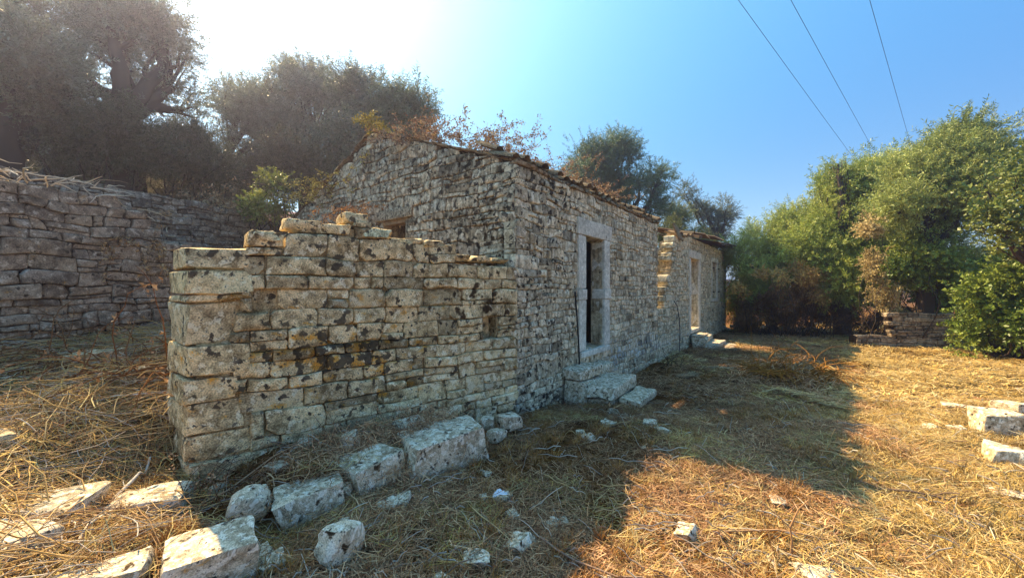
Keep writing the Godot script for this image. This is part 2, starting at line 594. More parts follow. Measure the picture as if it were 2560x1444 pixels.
# a twig one unit long with leaves; narrow as on an olive or broad as on a vine
func sprig(n: int, ln: float, wd: float, broad: bool, m: Material, twig: Color, spread := 1.0) -> ArrayMesh:
	var mb := MB.new()
	tube(mb, [Vector3.ZERO, Vector3(0.03, 0.5, 0.02), Vector3(-0.02, 1.0, 0)], [0.012, 0.009, 0.004], 3, twig)
	for k in n:
		var t := (k + rf(0.2, 0.9)) / n
		var an := k * 2.4 + rf(-0.6, 0.6)
		var out := Vector3(cos(an), 0, sin(an))
		var d := (out * rf(0.5, 1.0) * spread + Vector3.UP * rf(0.2, 0.9) + Vector3(rf(-0.3, 0.3), rf(-0.3, 0.3), rf(-0.3, 0.3))).normalized()
		var sd := d.cross(Vector3(rf(-1, 1), rf(-1, 1), rf(-1, 1))).normalized()
		var g := rf(0.72, 1.25)
		leaf(mb, Vector3(0, t, 0) + out * 0.01, d, sd, ln * rf(0.7, 1.15), wd * rf(0.75, 1.2), Color(g, g, g * rf(0.85, 1.1)), broad)
	return mb.commit(m)

func any_basis(up: Vector3, spin: float, s: float) -> Basis:
	var y := up.normalized()
	var x := y.cross(Vector3(0.31, 0.2, 0.93)).normalized()
	return Basis(x, y, x.cross(y)).rotated(y, spin).scaled(Vector3(s, s, s))

# a loose ball of sprigs about 0.6 m across; crowns are built of turned copies of it
func clump_of(n: int, leaves: int, ln: float, wd: float, broad: bool, m: Material, size: Vector2, reach := 0.2) -> ArrayMesh:
	var mb := MB.new()
	for k in n:
		var o := Vector3(rng.randfn(), rng.randfn(), rng.randfn()) * reach
		var up := (o.normalized() + Vector3(rf(-0.7, 0.7), rf(-0.2, 0.9), rf(-0.7, 0.7))).normalized()
		var s := rf(size.x, size.y)
		var bs := any_basis(up, rf(0, TAU), s)
		tube(mb, [o, o + bs * Vector3(0.03, 0.5, 0.02), o + bs * Vector3(-0.02, 1, 0)], [0.004, 0.003, 0.001], 3, Color(0.5, 0.4, 0.35))
		var tone := rf(0.75, 1.3)
		for q in leaves:
			var t := (q + rf(0.2, 0.9)) / leaves
			var an := q * 2.4 + rf(-0.6, 0.6)
			var out := Vector3(cos(an), 0, sin(an))
			var d := bs * (out * rf(0.5, 1.0) + Vector3.UP * rf(0.2, 0.9) + Vector3(rf(-0.3, 0.3), rf(-0.3, 0.3), rf(-0.3, 0.3)))
			d = d.normalized()
			var sd := d.cross(Vector3(rf(-1, 1), rf(-1, 1), rf(-1, 1))).normalized()
			var g := rf(0.75, 1.25) * tone
			leaf(mb, o + bs * Vector3(0, t, 0), d, sd, ln * s * rf(0.7, 1.15), wd * s * rf(0.75, 1.2), Color(g, g, g * rf(0.85, 1.1)), broad)
	return mb.commit(m)

# blobs: [centre, radii, share]; clumps gather on each blob's shell so that gaps stay open
func foliage(parent: Node3D, blobs: Array, meshes: Array, count: int, size: Vector2, ca: Color, cb: Color, called := "crown", shell := 0.5, _clump := 0.2, per := 26) -> void:
	var xf := []
	var cols := []
	for k in meshes.size():
		xf.append([])
		cols.append(PackedColorArray())
	var total := 0.0
	for b in blobs:
		total += b[2]
	for b in blobs:
		var c: Vector3 = b[0]
		var r: Vector3 = b[1]
		var n := maxi(3, int(count * b[2] / total / per))
		var masses := maxi(4, n / 9)
		var mid := []
		for k in masses:
			var d := Vector3(rng.randfn(), rng.randfn() + 0.25, rng.randfn()).normalized()
			mid.append([d, d * r * pow(rf(shell, 0.9), 0.7) * (1.0 + 0.25 * wob.get_noise_3dv(d * 2.6 + c)), rng.randf()])
		var ms := (r.x + r.y + r.z) / 3.0 * 0.17
		for k in n:
			var q = mid[rng.randi() % masses]
			var d: Vector3 = q[0]
			var cc: Vector3 = c + q[1] + Vector3(rng.randfn(), rng.randfn() * 0.7, rng.randfn()) * ms
			var v := rng.randi() % meshes.size()
			var bs := any_basis((d + Vector3(rf(-0.5, 0.5), rf(0.0, 0.8), rf(-0.5, 0.5))).normalized(), rf(0, TAU), rf(0.7, 1.3) * (size.x + size.y) / 0.72)
			xf[v].append(Transform3D(bs, cc))
			var col := ca.lerp(cb, clampf(q[2] * 0.75 + rf(0.0, 0.25), 0, 1))
			var g := rf(0.85, 1.15)
			cols[v].append(Color(col.r * g, col.g * g, col.b * g))
	for v in meshes.size():
		if xf[v].size():
			copies(meshes[v], xf[v], cols[v], called, parent)

# [x, height, z, radius across, radius up] to [centre from the root, radii, share]
func near(list: Array, at: Vector3) -> Array:
	var out := []
	for b in list:
		out.append([p3(b[0], b[1], b[2]) - at, Vector3(b[3], b[4], b[3] * 0.9) * 0.9, b[3] * b[3] * b[4]])
	return out

func tree(called: String, label: String, x: float, z: float, trunk_r: float, fork: float, blobs: Array, count: int, ca: Color, cb: Color, group := "", size := Vector2(0.26, 0.46), lean := Vector2.ZERO, cat := "tree", me_key := "olive", shell := 0.42, clump := 0.2, bury := 0.15) -> Node3D:
	var gy := H(x, z)
	var o := thing(called, label, cat, p3(x, gy, z), group)
	blobs = near(blobs, o.position)
	var mb := MB.new()
	var f := Vector3(lean.x, fork, -lean.y)
	var st := bend(Vector3(0, -bury, 0), f, 6, 0.05)
	var rr := []
	for k in 7:
		rr.append(trunk_r * (1.35 - 0.5 * k / 6.0) * (1.25 if k == 0 else 1.0))
	tube(mb, st, rr, 10, Color.WHITE, 0.14)
	for b in blobs:
		var c: Vector3 = b[0]
		var r0: float = trunk_r * 0.62
		var from := f - Vector3(0, rf(0.0, 0.25) * fork, 0)
		var limb := bend(from, c, 6, 0.10)
		var lr := []
		for k in 7:
			lr.append(lerpf(r0, r0 * 0.28, k / 6.0))
		tube(mb, limb, lr, 7, Color.WHITE, 0.08)
		for q in 9:
			var d := Vector3(rng.randfn(), rng.randfn() + 0.4, rng.randfn()).normalized()
			var s: Vector3 = limb[2 + q % 5]
			tube(mb, bend(s, c + d * b[1] * rf(0.6, 0.95), 4, 0.12), [r0 * 0.30, r0 * 0.22, r0 * 0.15, r0 * 0.1, r0 * 0.04], 5)
	show_mesh(mb.commit(M.bark), "trunk", o)
	foliage(o, blobs, M[me_key + "_clumps"], count, size, ca, cb, "crown", shell, clump)
	return o

# arching stems that grow from a patch, with leaves along them
func bramble(called: String, label: String, at: Vector3, patch: Vector2, turn: float, stems: int, ln: Vector2, leaves: int, leaf_size: Vector2, ca: Color, cb: Color, stem_col: Color, group := "", up := 0.9, me_key := "broad", cat := "bramble", fall := 0.5, rad := 0.006) -> Node3D:
	var o := thing(called, label, cat, at, group)
	o.rotation.y = turn
	var mb := MB.new()
	var xf := []
	var cols := PackedColorArray()
	for k in stems:
		var p := Vector3(rf(-0.5, 0.5) * patch.x, rf(-0.04, 0.02), rf(-0.5, 0.5) * patch.y)
		var d := Vector3(rng.randfn() * 0.7, up * rf(0.5, 1.4), rng.randfn() * 0.7).normalized()
		var n := 7
		var l := rf(ln.x, ln.y)
		var pts := [p]
		var rr := [rad]
		for q in n:
			d = (d + Vector3(rng.randfn() * 0.22, -fall * 0.22 * rf(0.3, 1.5), rng.randfn() * 0.22)).normalized()
			p += d * l / n
			pts.append(p)
			rr.append(rad * (1.0 - 0.8 * (q + 1) / n))
		tube(mb, pts, rr, 4, Color.WHITE)
		for q in int(leaves * rf(0.4, 1.6)):
			var t := rf(0.2, 1.0) * n
			var i := mini(int(t), n - 1)
			var lp: Vector3 = pts[i].lerp(pts[i + 1], t - i)
			xf.append(Transform3D(any_basis(Vector3(rf(-1, 1), rf(-0.4, 1), rf(-1, 1)), rf(0, TAU), rf(leaf_size.x, leaf_size.y)), lp))
			var c := ca.lerp(cb, rng.randf())
			var g := rf(0.75, 1.25)
			cols.append(Color(c.r * g, c.g * g, c.b * g))
	var sm: StandardMaterial3D = mat(stem_col)
	show_mesh(mb.commit(sm), "stems", o).set_meta("kind", "stuff")
	if xf.size():
		copies(M[me_key], xf, cols, "leaves", o)
	return o

func stick(called: String, label: String, pts: Array, r0: float, r1: float, col: Color, group := "", cat := "stick", sides := 6) -> void:
	var mb := MB.new()
	var rr := []
	var base: Vector3 = pts[0]
	var rel := []
	for k in pts.size():
		rr.append(lerpf(r0, r1, float(k) / (pts.size() - 1)))
		rel.append(pts[k] - base)
	tube(mb, rel, rr, sides, col, 0.12)
	var o := show_mesh(mb.commit(M.wood), called, null, base)
	tag(o, label, cat, group)

func block(called: String, label: String, x: float, z: float, y0: float, size: Vector3, yaw: float, m: Material, rnd := 0.04, rough := 0.035, sd := 1, skew := 0.1, group := "", tilt := Vector2.ZERO, cat := "stone", col := Color.WHITE) -> MeshInstance3D:
	var mb := MB.new()
	rock_into(mb, Transform3D(Basis.IDENTITY, Vector3(0, size.y / 2, 0)), size, rnd, rough, sd, skew, Vector2(0.55, 0.55), Vector2(sd * 0.37, sd * 0.71), col)
	var o := show_mesh(mb.commit(m), called, null, p3(x, y0, z))
	o.rotation = Vector3(deg_to_rad(tilt.x), deg_to_rad(yaw), deg_to_rad(tilt.y))
	tag(o, label, cat, group)
	return o

func _ready() -> void:
	build_camera_and_light()
	rng.seed = 4711
	wob.seed = 5; wob.frequency = 1.0; wob.fractal_octaves = 2
	wob2.seed = 11; wob2.frequency = 1.0; wob2.fractal_octaves = 3
	build_materials()
	build_ground()
	build_low_wall()
	build_near_house()
	build_far_house()
	build_terraces()
	build_trees()
	build_loose_stones()
	build_brush()
	build_straw()
	build_small_things()

func build_camera_and_light() -> void:
	var cam := Camera3D.new()
	cam.position = Vector3(0, 1.6, 0)
	cam.fov = 73.66
	cam.near = 0.05
	cam.far = 2500.0
	put(cam, "camera")
	cam.current = true
	var to_sun := Vector3(-0.725, 0.955, -0.688).normalized()
	# a clear sky: deep blue away from the sun, white round it
	var w := 512
	var h := 256
	var data := PackedFloat32Array()
	data.resize(w * h * 3)
	for y in h:
		var th := (y + 0.5) / h * PI
		for x in w:
			var ph := (x + 0.5) / w * TAU
			var d := Vector3(sin(th) * sin(ph), cos(th), -sin(th) * cos(ph))
			var e := maxf(d.y, 0.0)
			var g := rad_to_deg(acos(clampf(d.dot(to_sun), -1, 1)))
			var hz := pow(1.0 - e, 8.0)
			var r := 0.076 + 0.84 * hz + 2.6 * exp(-g / 16.5)
			var gr := 0.196 + 0.80 * hz + 2.05 * exp(-g / 24.0)
			var b := 0.455 + 0.40 * hz + 1.8 * exp(-g / 24.0)
			if d.y < 0.0:
				r = lerpf(r, 0.22, minf(-d.y * 4.0, 1.0)); gr = lerpf(gr, 0.18, minf(-d.y * 4.0, 1.0)); b = lerpf(b, 0.12, minf(-d.y * 4.0, 1.0))
			var o := (y * w + x) * 3
			data[o] = r * 0.53; data[o + 1] = gr * 0.61; data[o + 2] = b * 0.66
	var pan := PanoramaSkyMaterial.new()
	pan.panorama = ImageTexture.create_from_image(Image.create_from_data(w, h, false, Image.FORMAT_RGBF, data.to_byte_array()))
	var sky := Sky.new()
	sky.sky_material = pan
	var env := Environment.new()
	env.background_mode = Environment.BG_SKY
	env.sky = sky
	env.tonemap_mode = Environment.TONE_MAPPER_LINEAR
	env.tonemap_exposure = 2.75
	# thin added haze in place of lens glare; scatters forward, lights up towards the sun
	env.volumetric_fog_enabled = true
	env.volumetric_fog_density = 0.0028
	env.volumetric_fog_anisotropy = 0.72
	env.volumetric_fog_albedo = Color(0.84, 0.84, 1.0)
	env.sdfgi_enabled = true
	env.ssao_enabled = true
	env.ssil_enabled = true
	var we := WorldEnvironment.new()
	we.environment = env
	put(we, "world_environment")
	var sun := DirectionalLight3D.new()
	sun.light_energy = 1.5
	sun.light_color = Color(1.0, 0.88, 0.68)
	sun.light_angular_distance = 0.5
	sun.shadow_enabled = true
	put(sun, "sun")
	sun.look_at_from_position(to_sun * 50.0, Vector3.ZERO)

func build_materials() -> void:
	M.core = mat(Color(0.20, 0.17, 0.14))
	M.bark = mat(Color(0.30, 0.26, 0.22))
	M.wood = mat(Color.WHITE, 0.85)
	M.leaf = leaf_mat(0.7, 0.42)
	M.dry_leaf = leaf_mat(0.5, 0.8)
	M.straw = mat(Color.WHITE, 0.8)
	M.straw.metallic_specular = 0.05
	M.low_wall = textured(wall_texture(3.7, 2.5, 270.0, 0, 21, [Vector3(128, 108, 76), Vector3(240, 212, 160), Vector3(252, 236, 198)]), 1.1)
	M.gable = textured(wall_texture(7.0, 4.8, 150.0, 1, 41, [Vector3(118, 105, 84), Vector3(232, 212, 176), Vector3(250, 236, 206)]), 1.2)
	M.front = textured(wall_texture(6.4, 3.7, 170.0, 2, 61, [Vector3(158, 142, 112), Vector3(248, 230, 192), Vector3(254, 242, 212)]), 0.7)
	M.far = textured(wall_texture(10.8, 3.8, 90.0, 3, 81, [Vector3(150, 138, 112), Vector3(240, 224, 186), Vector3(252, 238, 208)]), 1.1)
	M.terrace = textured(wall_texture(4.0, 3.0, 160.0, 4, 101, [Vector3(98, 86, 72), Vector3(178, 160, 136), Vector3(220, 204, 180)]), 1.1)
	M.loose = textured(wall_texture(3.0, 3.0, 200.0, 5, 121, [Vector3(134, 118, 92), Vector3(224, 206, 174), Vector3(246, 236, 214)]), 0.8)
	M.tile = mat(Color(0.42, 0.37, 0.32))
	M.slab = textured([M.loose.albedo_texture, M.loose.heightmap_texture], 0.8)
	M.slab.albedo_color = Color(0.72, 0.68, 0.63)
	M.beam = mat(Color(0.36, 0.31, 0.26))
	M.tin = mat(Color(0.50, 0.43, 0.36), 0.6)
	M.ashlar = textured(wall_texture(2.0, 2.0, 150.0, 6, 151, [Vector3(178, 172, 154), Vector3(228, 222, 202), Vector3(244, 238, 222)]), 0.4)
	rng.seed = 90
	M.olive_clumps = []
	M.broad_clumps = []
	M.dry_clumps = []
	for k in 4:
		M.olive_clumps.append(clump_of(24, 18, 0.27, 0.062, false, M.leaf, Vector2(0.24, 0.48)))
	for k in 3:
		M.broad_clumps.append(clump_of(16, 8, 0.40, 0.30, true, M.leaf, Vector2(0.2, 0.36)))
		M.dry_clumps.append(clump_of(22, 9, 0.34, 0.2, true, M.dry_leaf, Vector2(0.2, 0.4)))
	M.single = sprig(3, 0.7, 0.42, true, M.dry_leaf, Color(0.3, 0.22, 0.14))

# ------------------------------------------------------------------ ground
func build_ground() -> void:
	var nx := 320
	var nz := 300
	var mb := MB.new()
	for j in nz + 1:
		var v := float(j) / nz
		var z := -5.0 + 27.0 * v + 600.0 * pow(v, 9.0)
		for i in nx + 1:
			var u := 2.0 * i / nx - 1.0
			var x := 14.0 * u + 420.0 * pow(u, 9.0)
			var h := H(x, z)
			var dry := 0.5 + 0.5 * wob.get_noise_2d(x * 0.5 + 100.0, z * 0.5)
			var lf := smoothstep(-0.2, 0.3, bound(z) - x)
			var moss := smoothstep(0.25, 0.5, wob.get_noise_2d(x * 0.55 - 60.0, z * 0.55)) * 0.6
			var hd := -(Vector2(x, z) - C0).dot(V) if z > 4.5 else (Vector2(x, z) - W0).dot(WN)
			var earth := 1.0 - smoothstep(1.5, 3.8, hd + 0.5 * wob.get_noise_2d(x, z))  # earth by the walls, browned further to suit the house's shade
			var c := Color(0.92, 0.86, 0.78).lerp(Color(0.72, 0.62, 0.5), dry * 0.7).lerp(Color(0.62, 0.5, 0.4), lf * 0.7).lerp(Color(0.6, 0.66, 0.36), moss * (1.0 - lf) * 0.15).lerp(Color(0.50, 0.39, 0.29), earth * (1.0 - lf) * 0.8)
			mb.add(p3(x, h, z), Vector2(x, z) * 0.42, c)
	for j in nz:
		for i in nx:
			var a := j * (nx + 1) + i
			mb.quad(a, a + nx + 1, a + nx + 2, a + 1)
	# mown straw, thatch and bare earth
	var w := 1024
	var n1 := noise_bytes(w, w, 7, 60.0, 4)
	var n2 := noise_bytes(w, w, 8, 9.0, 3, false, 3.0)
	var n3 := noise_bytes(w, w, 9, 4.0, 2)
	var out := PackedByteArray()
	out.resize(w * w * 3)
	for k in w * w:
		var f := n1[k] / 255.0 * 0.4 + n2[k] / 255.0 * 0.35 + n3[k] / 255.0 * 0.25
		var t := clampf((f - 0.3) * 2.4, 0, 1)
		out[k * 3] = int(lerpf(76, 172, t)); out[k * 3 + 1] = int(lerpf(54, 130, t)); out[k * 3 + 2] = int(lerpf(34, 74, t))
	var m := mat(Color.WHITE)
	m.albedo_texture = ImageTexture.create_from_image(Image.create_from_data(w, w, false, Image.FORMAT_RGB8, out))
	m.heightmap_enabled = true
	m.heightmap_texture = ImageTexture.create_from_image(Image.create_from_data(w, w, false, Image.FORMAT_L8, n2))
	m.heightmap_scale = 2.0
	show_mesh(mb.commit(m), "ground").set_meta("kind", "structure")

# ------------------------------------------------------------------ the low wall in front
func low_top(a: float) -> float:
	if a < 0.44: return 1.95
	if a < 0.56: return 1.84
	if a < 0.9: return 2.04
	if a < 1.2: return 2.15
	if a < 1.6: return 2.26
	if a < 1.95: return 2.14
	if a < 2.5: return 2.08
	return 1.95

func build_low_wall() -> void:
	rng.seed = 100
	var o := thing("low_stone_wall", "ruined low dry stone wall with orange and black lichen joined to the house corner", "stone wall")
	o.transform = frame(W0, WD)
	var tex := Vector2(3.7, 2.5)
	var niche := Rect2(2.97, 0.95, 0.25, 0.28)
	var holes := [niche, Rect2(0.50, 1.40, 0.2, 0.2)]
	show_mesh(core_mesh(3.5, -0.5, low_top, [niche], -0.56, -0.045, M.low_wall, 0.12, 0.12, Vector2(3.7, 2.5)), "rubble_core", o)
	var st := courses(3.56, -0.12, low_top, holes, Vector2(0.09, 0.26), Vector2(0.24, 0.50), 0.5)
	# the free end is built of larger corner blocks, so facing stones start behind them
	var kept := []
	var hq := [0.22, 0.22, 0.26, 0.22, 0.26, 0.35, 0.07, 0.20, 0.19]
	var wq := [0.44, 0.50, 0.42, 0.36, 0.44, 0.36, 0.42, 0.46, 0.44]
	for s in st:
		var mid: float = (s[2] + s[3]) / 2
		var y := -0.02
		var lim := 0.4
		for k in hq.size():
			if mid >= y and mid < y + hq[k]:
				lim = wq[k]
			y += hq[k]
		if s[1] < lim + 0.08: continue
		if s[0] < lim: s[0] = lim
		kept.append(s)
	lay(o, kept, tex, M.low_wall, 0.3, Vector2(-0.018, 0.024), no_cap, 0.03, 300, 0.26)
	var y := -0.04
	for k in hq.size():
		var mb := MB.new()
		var size := Vector3(wq[k] - 0.012, hq[k] - 0.012, 0.56 + rf(-0.03, 0.03))
		var at := Vector3(wq[k] / 2 + rf(-0.02, 0.015), y + hq[k] / 2, -0.28 + rf(-0.01, 0.012))
		var sk := Basis(Vector3(1, 0, 0), Vector3(0, 1, 0), Vector3(0.21, 0, 1))
		rock_into(mb, Transform3D(sk.rotated(Vector3.UP, rf(-0.03, 0.03)).rotated(Vector3.BACK, rf(-0.02, 0.02)), Vector3.ZERO), size, 0.020, 0.03, 300 + k, 0.05, Vector2(1 / tex.x, 1 / tex.y), Vector2(at.x, tex.y - at.y), tint(0.12))
		show_mesh(mb.commit(M.low_wall), "corner_block", o, at)
		y += hq[k]
	# loose capping stones along the top
	var caps := [[0.62, 0.2, 0.09], [0.9, 0.32, 0.12], [1.18, 0.28, 0.10], [1.42, 0.26, 0.13], [1.62, 0.30, 0.11], [1.98, 0.42, 0.10], [2.3, 0.28, 0.09], [2.62, 0.34, 0.07], [2.95, 0.3, 0.08], [3.3, 0.3, 0.08]]
	for k in caps.size():
		var c = caps[k]
		for side in 2:
			var mb := MB.new()
			var at := Vector3(c[0] + rf(-0.03, 0.03) + side * 0.08, low_top(c[0]) + c[2] * 0.45 + 0.01 * side, -0.14 - side * 0.28)
			rock_into(mb, Transform3D(Basis(Vector3.UP, rf(-0.25, 0.25)) * Basis(Vector3.BACK, rf(-0.09, 0.09)), Vector3.ZERO), Vector3(c[1], c[2] * rf(0.9, 1.2), rf(0.24, 0.32)), 0.035, 0.05, 330 + k * 2 + side, 0.16, Vector2(1 / tex.x, 1 / tex.y), Vector2(at.x, tex.y - at.y), tint(0.15))
			show_mesh(mb.commit(M.low_wall), "capping_stone", o, at)
	# the niche has a back stone
	var nb := MB.new()
	rock_into(nb, Transform3D.IDENTITY, Vector3(0.3, 0.4, 0.12), 0.02, 0.04, 9, 0.05, Vector2(1 / tex.x, 1 / tex.y), Vector2(1.0, 1.2))
	show_mesh(nb.commit(M.low_wall), "niche_stone", o, Vector3(3.1, 1.08, -0.27))

# ------------------------------------------------------------------ the near house
func gable_top(a: float) -> float:
	var t := 3.35 + 1.27 * (1.0 - absf(a - 3.475) / 3.475)
	if a < 3.2:
		t -= 0.05 + 0.10 * absf(wob.get_noise_1d(a * 2.3))
	return t

func flat_top(_a: float) -> float:
	return 3.34

func ashlar(parent: Node3D, called: String, lo: Vector3, hi: Vector3, sd: int, rnd := 0.012, col := Color.WHITE, m: Material = null) -> MeshInstance3D:
	var mb := MB.new()
	rock_into(mb, Transform3D.IDENTITY, hi - lo, rnd, 0.006, sd, 0.012, Vector2(0.5, 0.5), Vector2(sd * 0.31, sd * 0.17), col)
	return show_mesh(mb.commit(m if m else M.ashlar), called, parent, (lo + hi) / 2)

func build_near_house() -> void:
	rng.seed = 200
	var o := thing("stone_house", "grey stone farmhouse with overgrown gable roof and open framed doorway", "house")
	o.position = p3(C0.x, 0, C0.y)
	# gable wall, seen from the yard behind the low wall
	var g := Node3D.new()
	put(g, "gable_wall", o)
	g.global_transform = frame(C0 + V * 6.95, -V)
	var gwin := Rect2(3.80, 2.1, 0.68, 0.76)
	show_mesh(core_mesh(6.89, -0.6, gable_top, [gwin], -0.55, -0.02, M.gable, 0.0, 0.12, Vector2(7.0, 4.8), 0.6), "rubble_core", g)
	var gs := courses(6.95, 0.15, gable_top, [Rect2(3.68, 2.0, 0.92, 1.04)], Vector2(0.08, 0.22), Vector2(0.14, 0.44), 0.3)
	lay(g, gs, Vector2(7.0, 4.8), M.gable, 0.2, Vector2(-0.012, 0.018), gable_top, 0.05, 300, 0.3)
	ashlar(g, "window_lintel", Vector3(3.55, 2.86, -0.4), Vector3(4.72, 3.05, 0.03), 3, 0.03, Color(0.8, 0.78, 0.75), M.gable)
	ashlar(g, "window_frame", Vector3(3.72, 2.08, -0.22), Vector3(3.81, 2.86, -0.03), 4, 0.008, Color(0.55, 0.42, 0.3))
	ashlar(g, "window_frame", Vector3(4.46, 2.08, -0.22), Vector3(4.56, 2.86, -0.03), 5, 0.008, Color(0.55, 0.42, 0.3))
	ashlar(g, "window_frame", Vector3(3.81, 2.79, -0.2), Vector3(4.46, 2.858, -0.05), 6, 0.008, Color(0.55, 0.42, 0.3))
	# front wall
	var f := Node3D.new()
	put(f, "front_wall", o)
	f.global_transform = frame(C0, U)
	var door := Rect2(2.06, 0.5, 0.78, 2.05)
	var hole := Rect2(0.83, 1.72, 0.12, 0.18)
	show_mesh(core_mesh(6.3, -0.8, flat_top, [door, hole], -0.26, -0.016, M.front, 0.06, 0.12, Vector2(6.4, 3.7), 0.7), "rubble_core", f)
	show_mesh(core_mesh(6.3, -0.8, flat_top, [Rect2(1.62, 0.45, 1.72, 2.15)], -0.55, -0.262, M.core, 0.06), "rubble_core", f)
	var fs := courses(6.3, -0.5, flat_top, [Rect2(1.78, 0.5, 1.34, 2.36), hole], Vector2(0.08, 0.21), Vector2(0.14, 0.42), 0.3)
	lay(f, fs, Vector2(6.4, 3.7), M.front, 0.2, Vector2(-0.010, 0.014), flat_top, 0.05, 300, 0.3)
	var pale := Color(1.05, 1.04, 1.02)
	ashlar(f, "door_jamb", Vector3(1.79, 0.5, -0.25), Vector3(2.06, 1.40, 0.035), 11, 0.015, pale)
	ashlar(f, "door_jamb", Vector3(1.76, 1.405, -0.24), Vector3(2.07, 1.60, 0.05), 12, 0.015, pale)
	ashlar(f, "door_jamb", Vector3(1.79, 1.605, -0.25), Vector3(2.06, 2.55, 0.035), 13, 0.015, pale)
	ashlar(f, "door_jamb", Vector3(2.84, 0.5, -0.25), Vector3(3.10, 1.40, 0.035), 14, 0.015, pale)
	ashlar(f, "door_jamb", Vector3(2.83, 1.405, -0.24), Vector3(3.13, 1.60, 0.05), 15, 0.015, pale)
	ashlar(f, "door_jamb", Vector3(2.84, 1.605, -0.25), Vector3(3.10, 2.55, 0.035), 16, 0.015, pale)
	ashlar(f, "door_lintel", Vector3(1.74, 2.555, -0.4), Vector3(3.18, 2.86, 0.045), 17, 0.02, Color(0.92, 0.91, 0.9))
	ashlar(f, "door_lintel", Vector3(1.95, 2.555, -0.54), Vector3(2.95, 2.63, -0.405), 18, 0.01, Color(0.55, 0.42, 0.28))
	ashlar(f, "door_sill", Vector3(1.82, 0.38, -0.52), Vector3(3.08, 0.495, 0.06), 19, 0.02, pale)
	# the other walls, the floor inside
	var bk := Node3D.new()
	put(bk, "back_wall", o)
	bk.global_transform = frame(C0 + V * 6.95 + U * 6.3, -U)
	show_mesh(core_mesh(6.24, -0.6, flat_top, [], -0.55, -0.02, M.core, 0.06), "rubble_core", bk)
	var ins := courses(6.2, 0.4, flat_top, [], Vector2(0.15, 0.24), Vector2(0.25, 0.5), 0.3)
	var mb := MB.new()
	for s in ins:
		laid(mb, s[0], s[1], s[2], s[3], 0.1, rf(0.0, 0.03), Vector2(6.4, 3.7), tint() * Color(0.40, 0.35, 0.30), no_cap, 0.03, Vector3.ZERO)  # stones tinted dark to paint in the gloom behind the doorway
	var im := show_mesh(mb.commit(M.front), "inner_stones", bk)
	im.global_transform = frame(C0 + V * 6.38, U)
	im.set_meta("kind", "stuff")
	var e := Node3D.new()
	put(e, "end_wall", o)
	e.global_transform = frame(C0 + U * 6.3, V)
	show_mesh(core_mesh(6.4, -0.8, gable_top, [], -0.55, -0.02, M.core, 0.56), "rubble_core", e)
	var fl := MB.new()
	fl.box(Vector3(0.5, 0.2, -6.4), Vector3(5.8, 0.42, -0.5))
	var flo := show_mesh(fl.commit(M.core), "floor", o)
	flo.global_transform = frame(C0, U)
	# roof: slabs on both slopes (some fallen in), a verge over the gable, barrel tiles along the eave
	var rf_ := Node3D.new()
	put(rf_, "roof", o)
	rf_.global_transform = frame(C0, U)
	var slope := atan2(1.27, 3.475)
	for side in 2:
		for r in 8:
			for c in 15:
				if rng.randf() < (0.04 if side == 0 else 0.06): continue
				if r == 0 and side == 0: continue
				var d := 0.05 + r * 0.47
				var run := d * cos(slope)
				var rise := d * sin(slope)
				var pos := Vector3(0.2 + c * 0.425 + rf(-0.03, 0.03), 3.38 + rise + 0.02 * (c % 2), -run if side == 0 else -6.95 + run)
				var sl := MB.new()
				rock_into(sl, Transform3D(Basis(Vector3.RIGHT, (slope if side == 0 else -slope) + rf(-0.04, 0.04)) * Basis(Vector3.UP, rf(-0.08, 0.08)), Vector3.ZERO), Vector3(rf(0.40, 0.47), 0.035, rf(0.5, 0.56)), 0.012, 0.012, rng.randi() % 9999, 0.06, Vector2(0.3, 0.3), Vector2(c * 0.4, r * 0.3), tint(0.2))
				show_mesh(sl.commit(M.slab), "roof_slab", rf_, pos)
	for k in 3:
		var bm := MB.new()
		bm.box(Vector3(0.1, -0.07, -0.06), Vector3(6.2, 0.07, 0.06))
		show_mesh(bm.commit(M.beam), "beam", rf_, Vector3(0, [3.9, 4.5, 3.9][k], [-1.6, -3.475, -5.3][k]))
	for k in 10:    # verge slabs along the gable's right slope
		var t := (k + 0.5) / 10.0
		var vb := MB.new()
		rock_into(vb, Transform3D(Basis(Vector3.RIGHT, slope + rf(-0.05, 0.05)), Vector3.ZERO), Vector3(0.36, rf(0.03, 0.055), 0.44), 0.02, 0.03, 700 + k, 0.08, Vector2(0.3, 0.3), Vector2(k * 0.3, 0), Color(0.74, 0.69, 0.62) * tint(0.2))
		show_mesh(vb.commit(M.slab), "verge_slab", rf_, Vector3(0.165 + rf(-0.04, 0.04), 3.355 + 1.27 * t + rf(0.0, 0.03), -3.475 * t))
	for k in 7:     # the broken verge on the far slope
		var t := (k + 0.5) / 8.0
		var vb := MB.new()
		rock_into(vb, Transform3D(Basis(Vector3.RIGHT, -slope + rf(-0.15, 0.15)), Vector3.ZERO), Vector3(0.40, rf(0.04, 0.07), 0.42), 0.02, 0.03, 740 + k, 0.1, Vector2(0.3, 0.3), Vector2(k * 0.3, 0), Color(0.74, 0.69, 0.62) * tint(0.2))
		show_mesh(vb.commit(M.slab), "verge_slab", rf_, Vector3(0.23 + rf(-0.03, 0.03), 3.31 + 1.27 * (1.0 - t), -3.475 - 3.475 * t))
	var k := 0
	var tt := 0.02
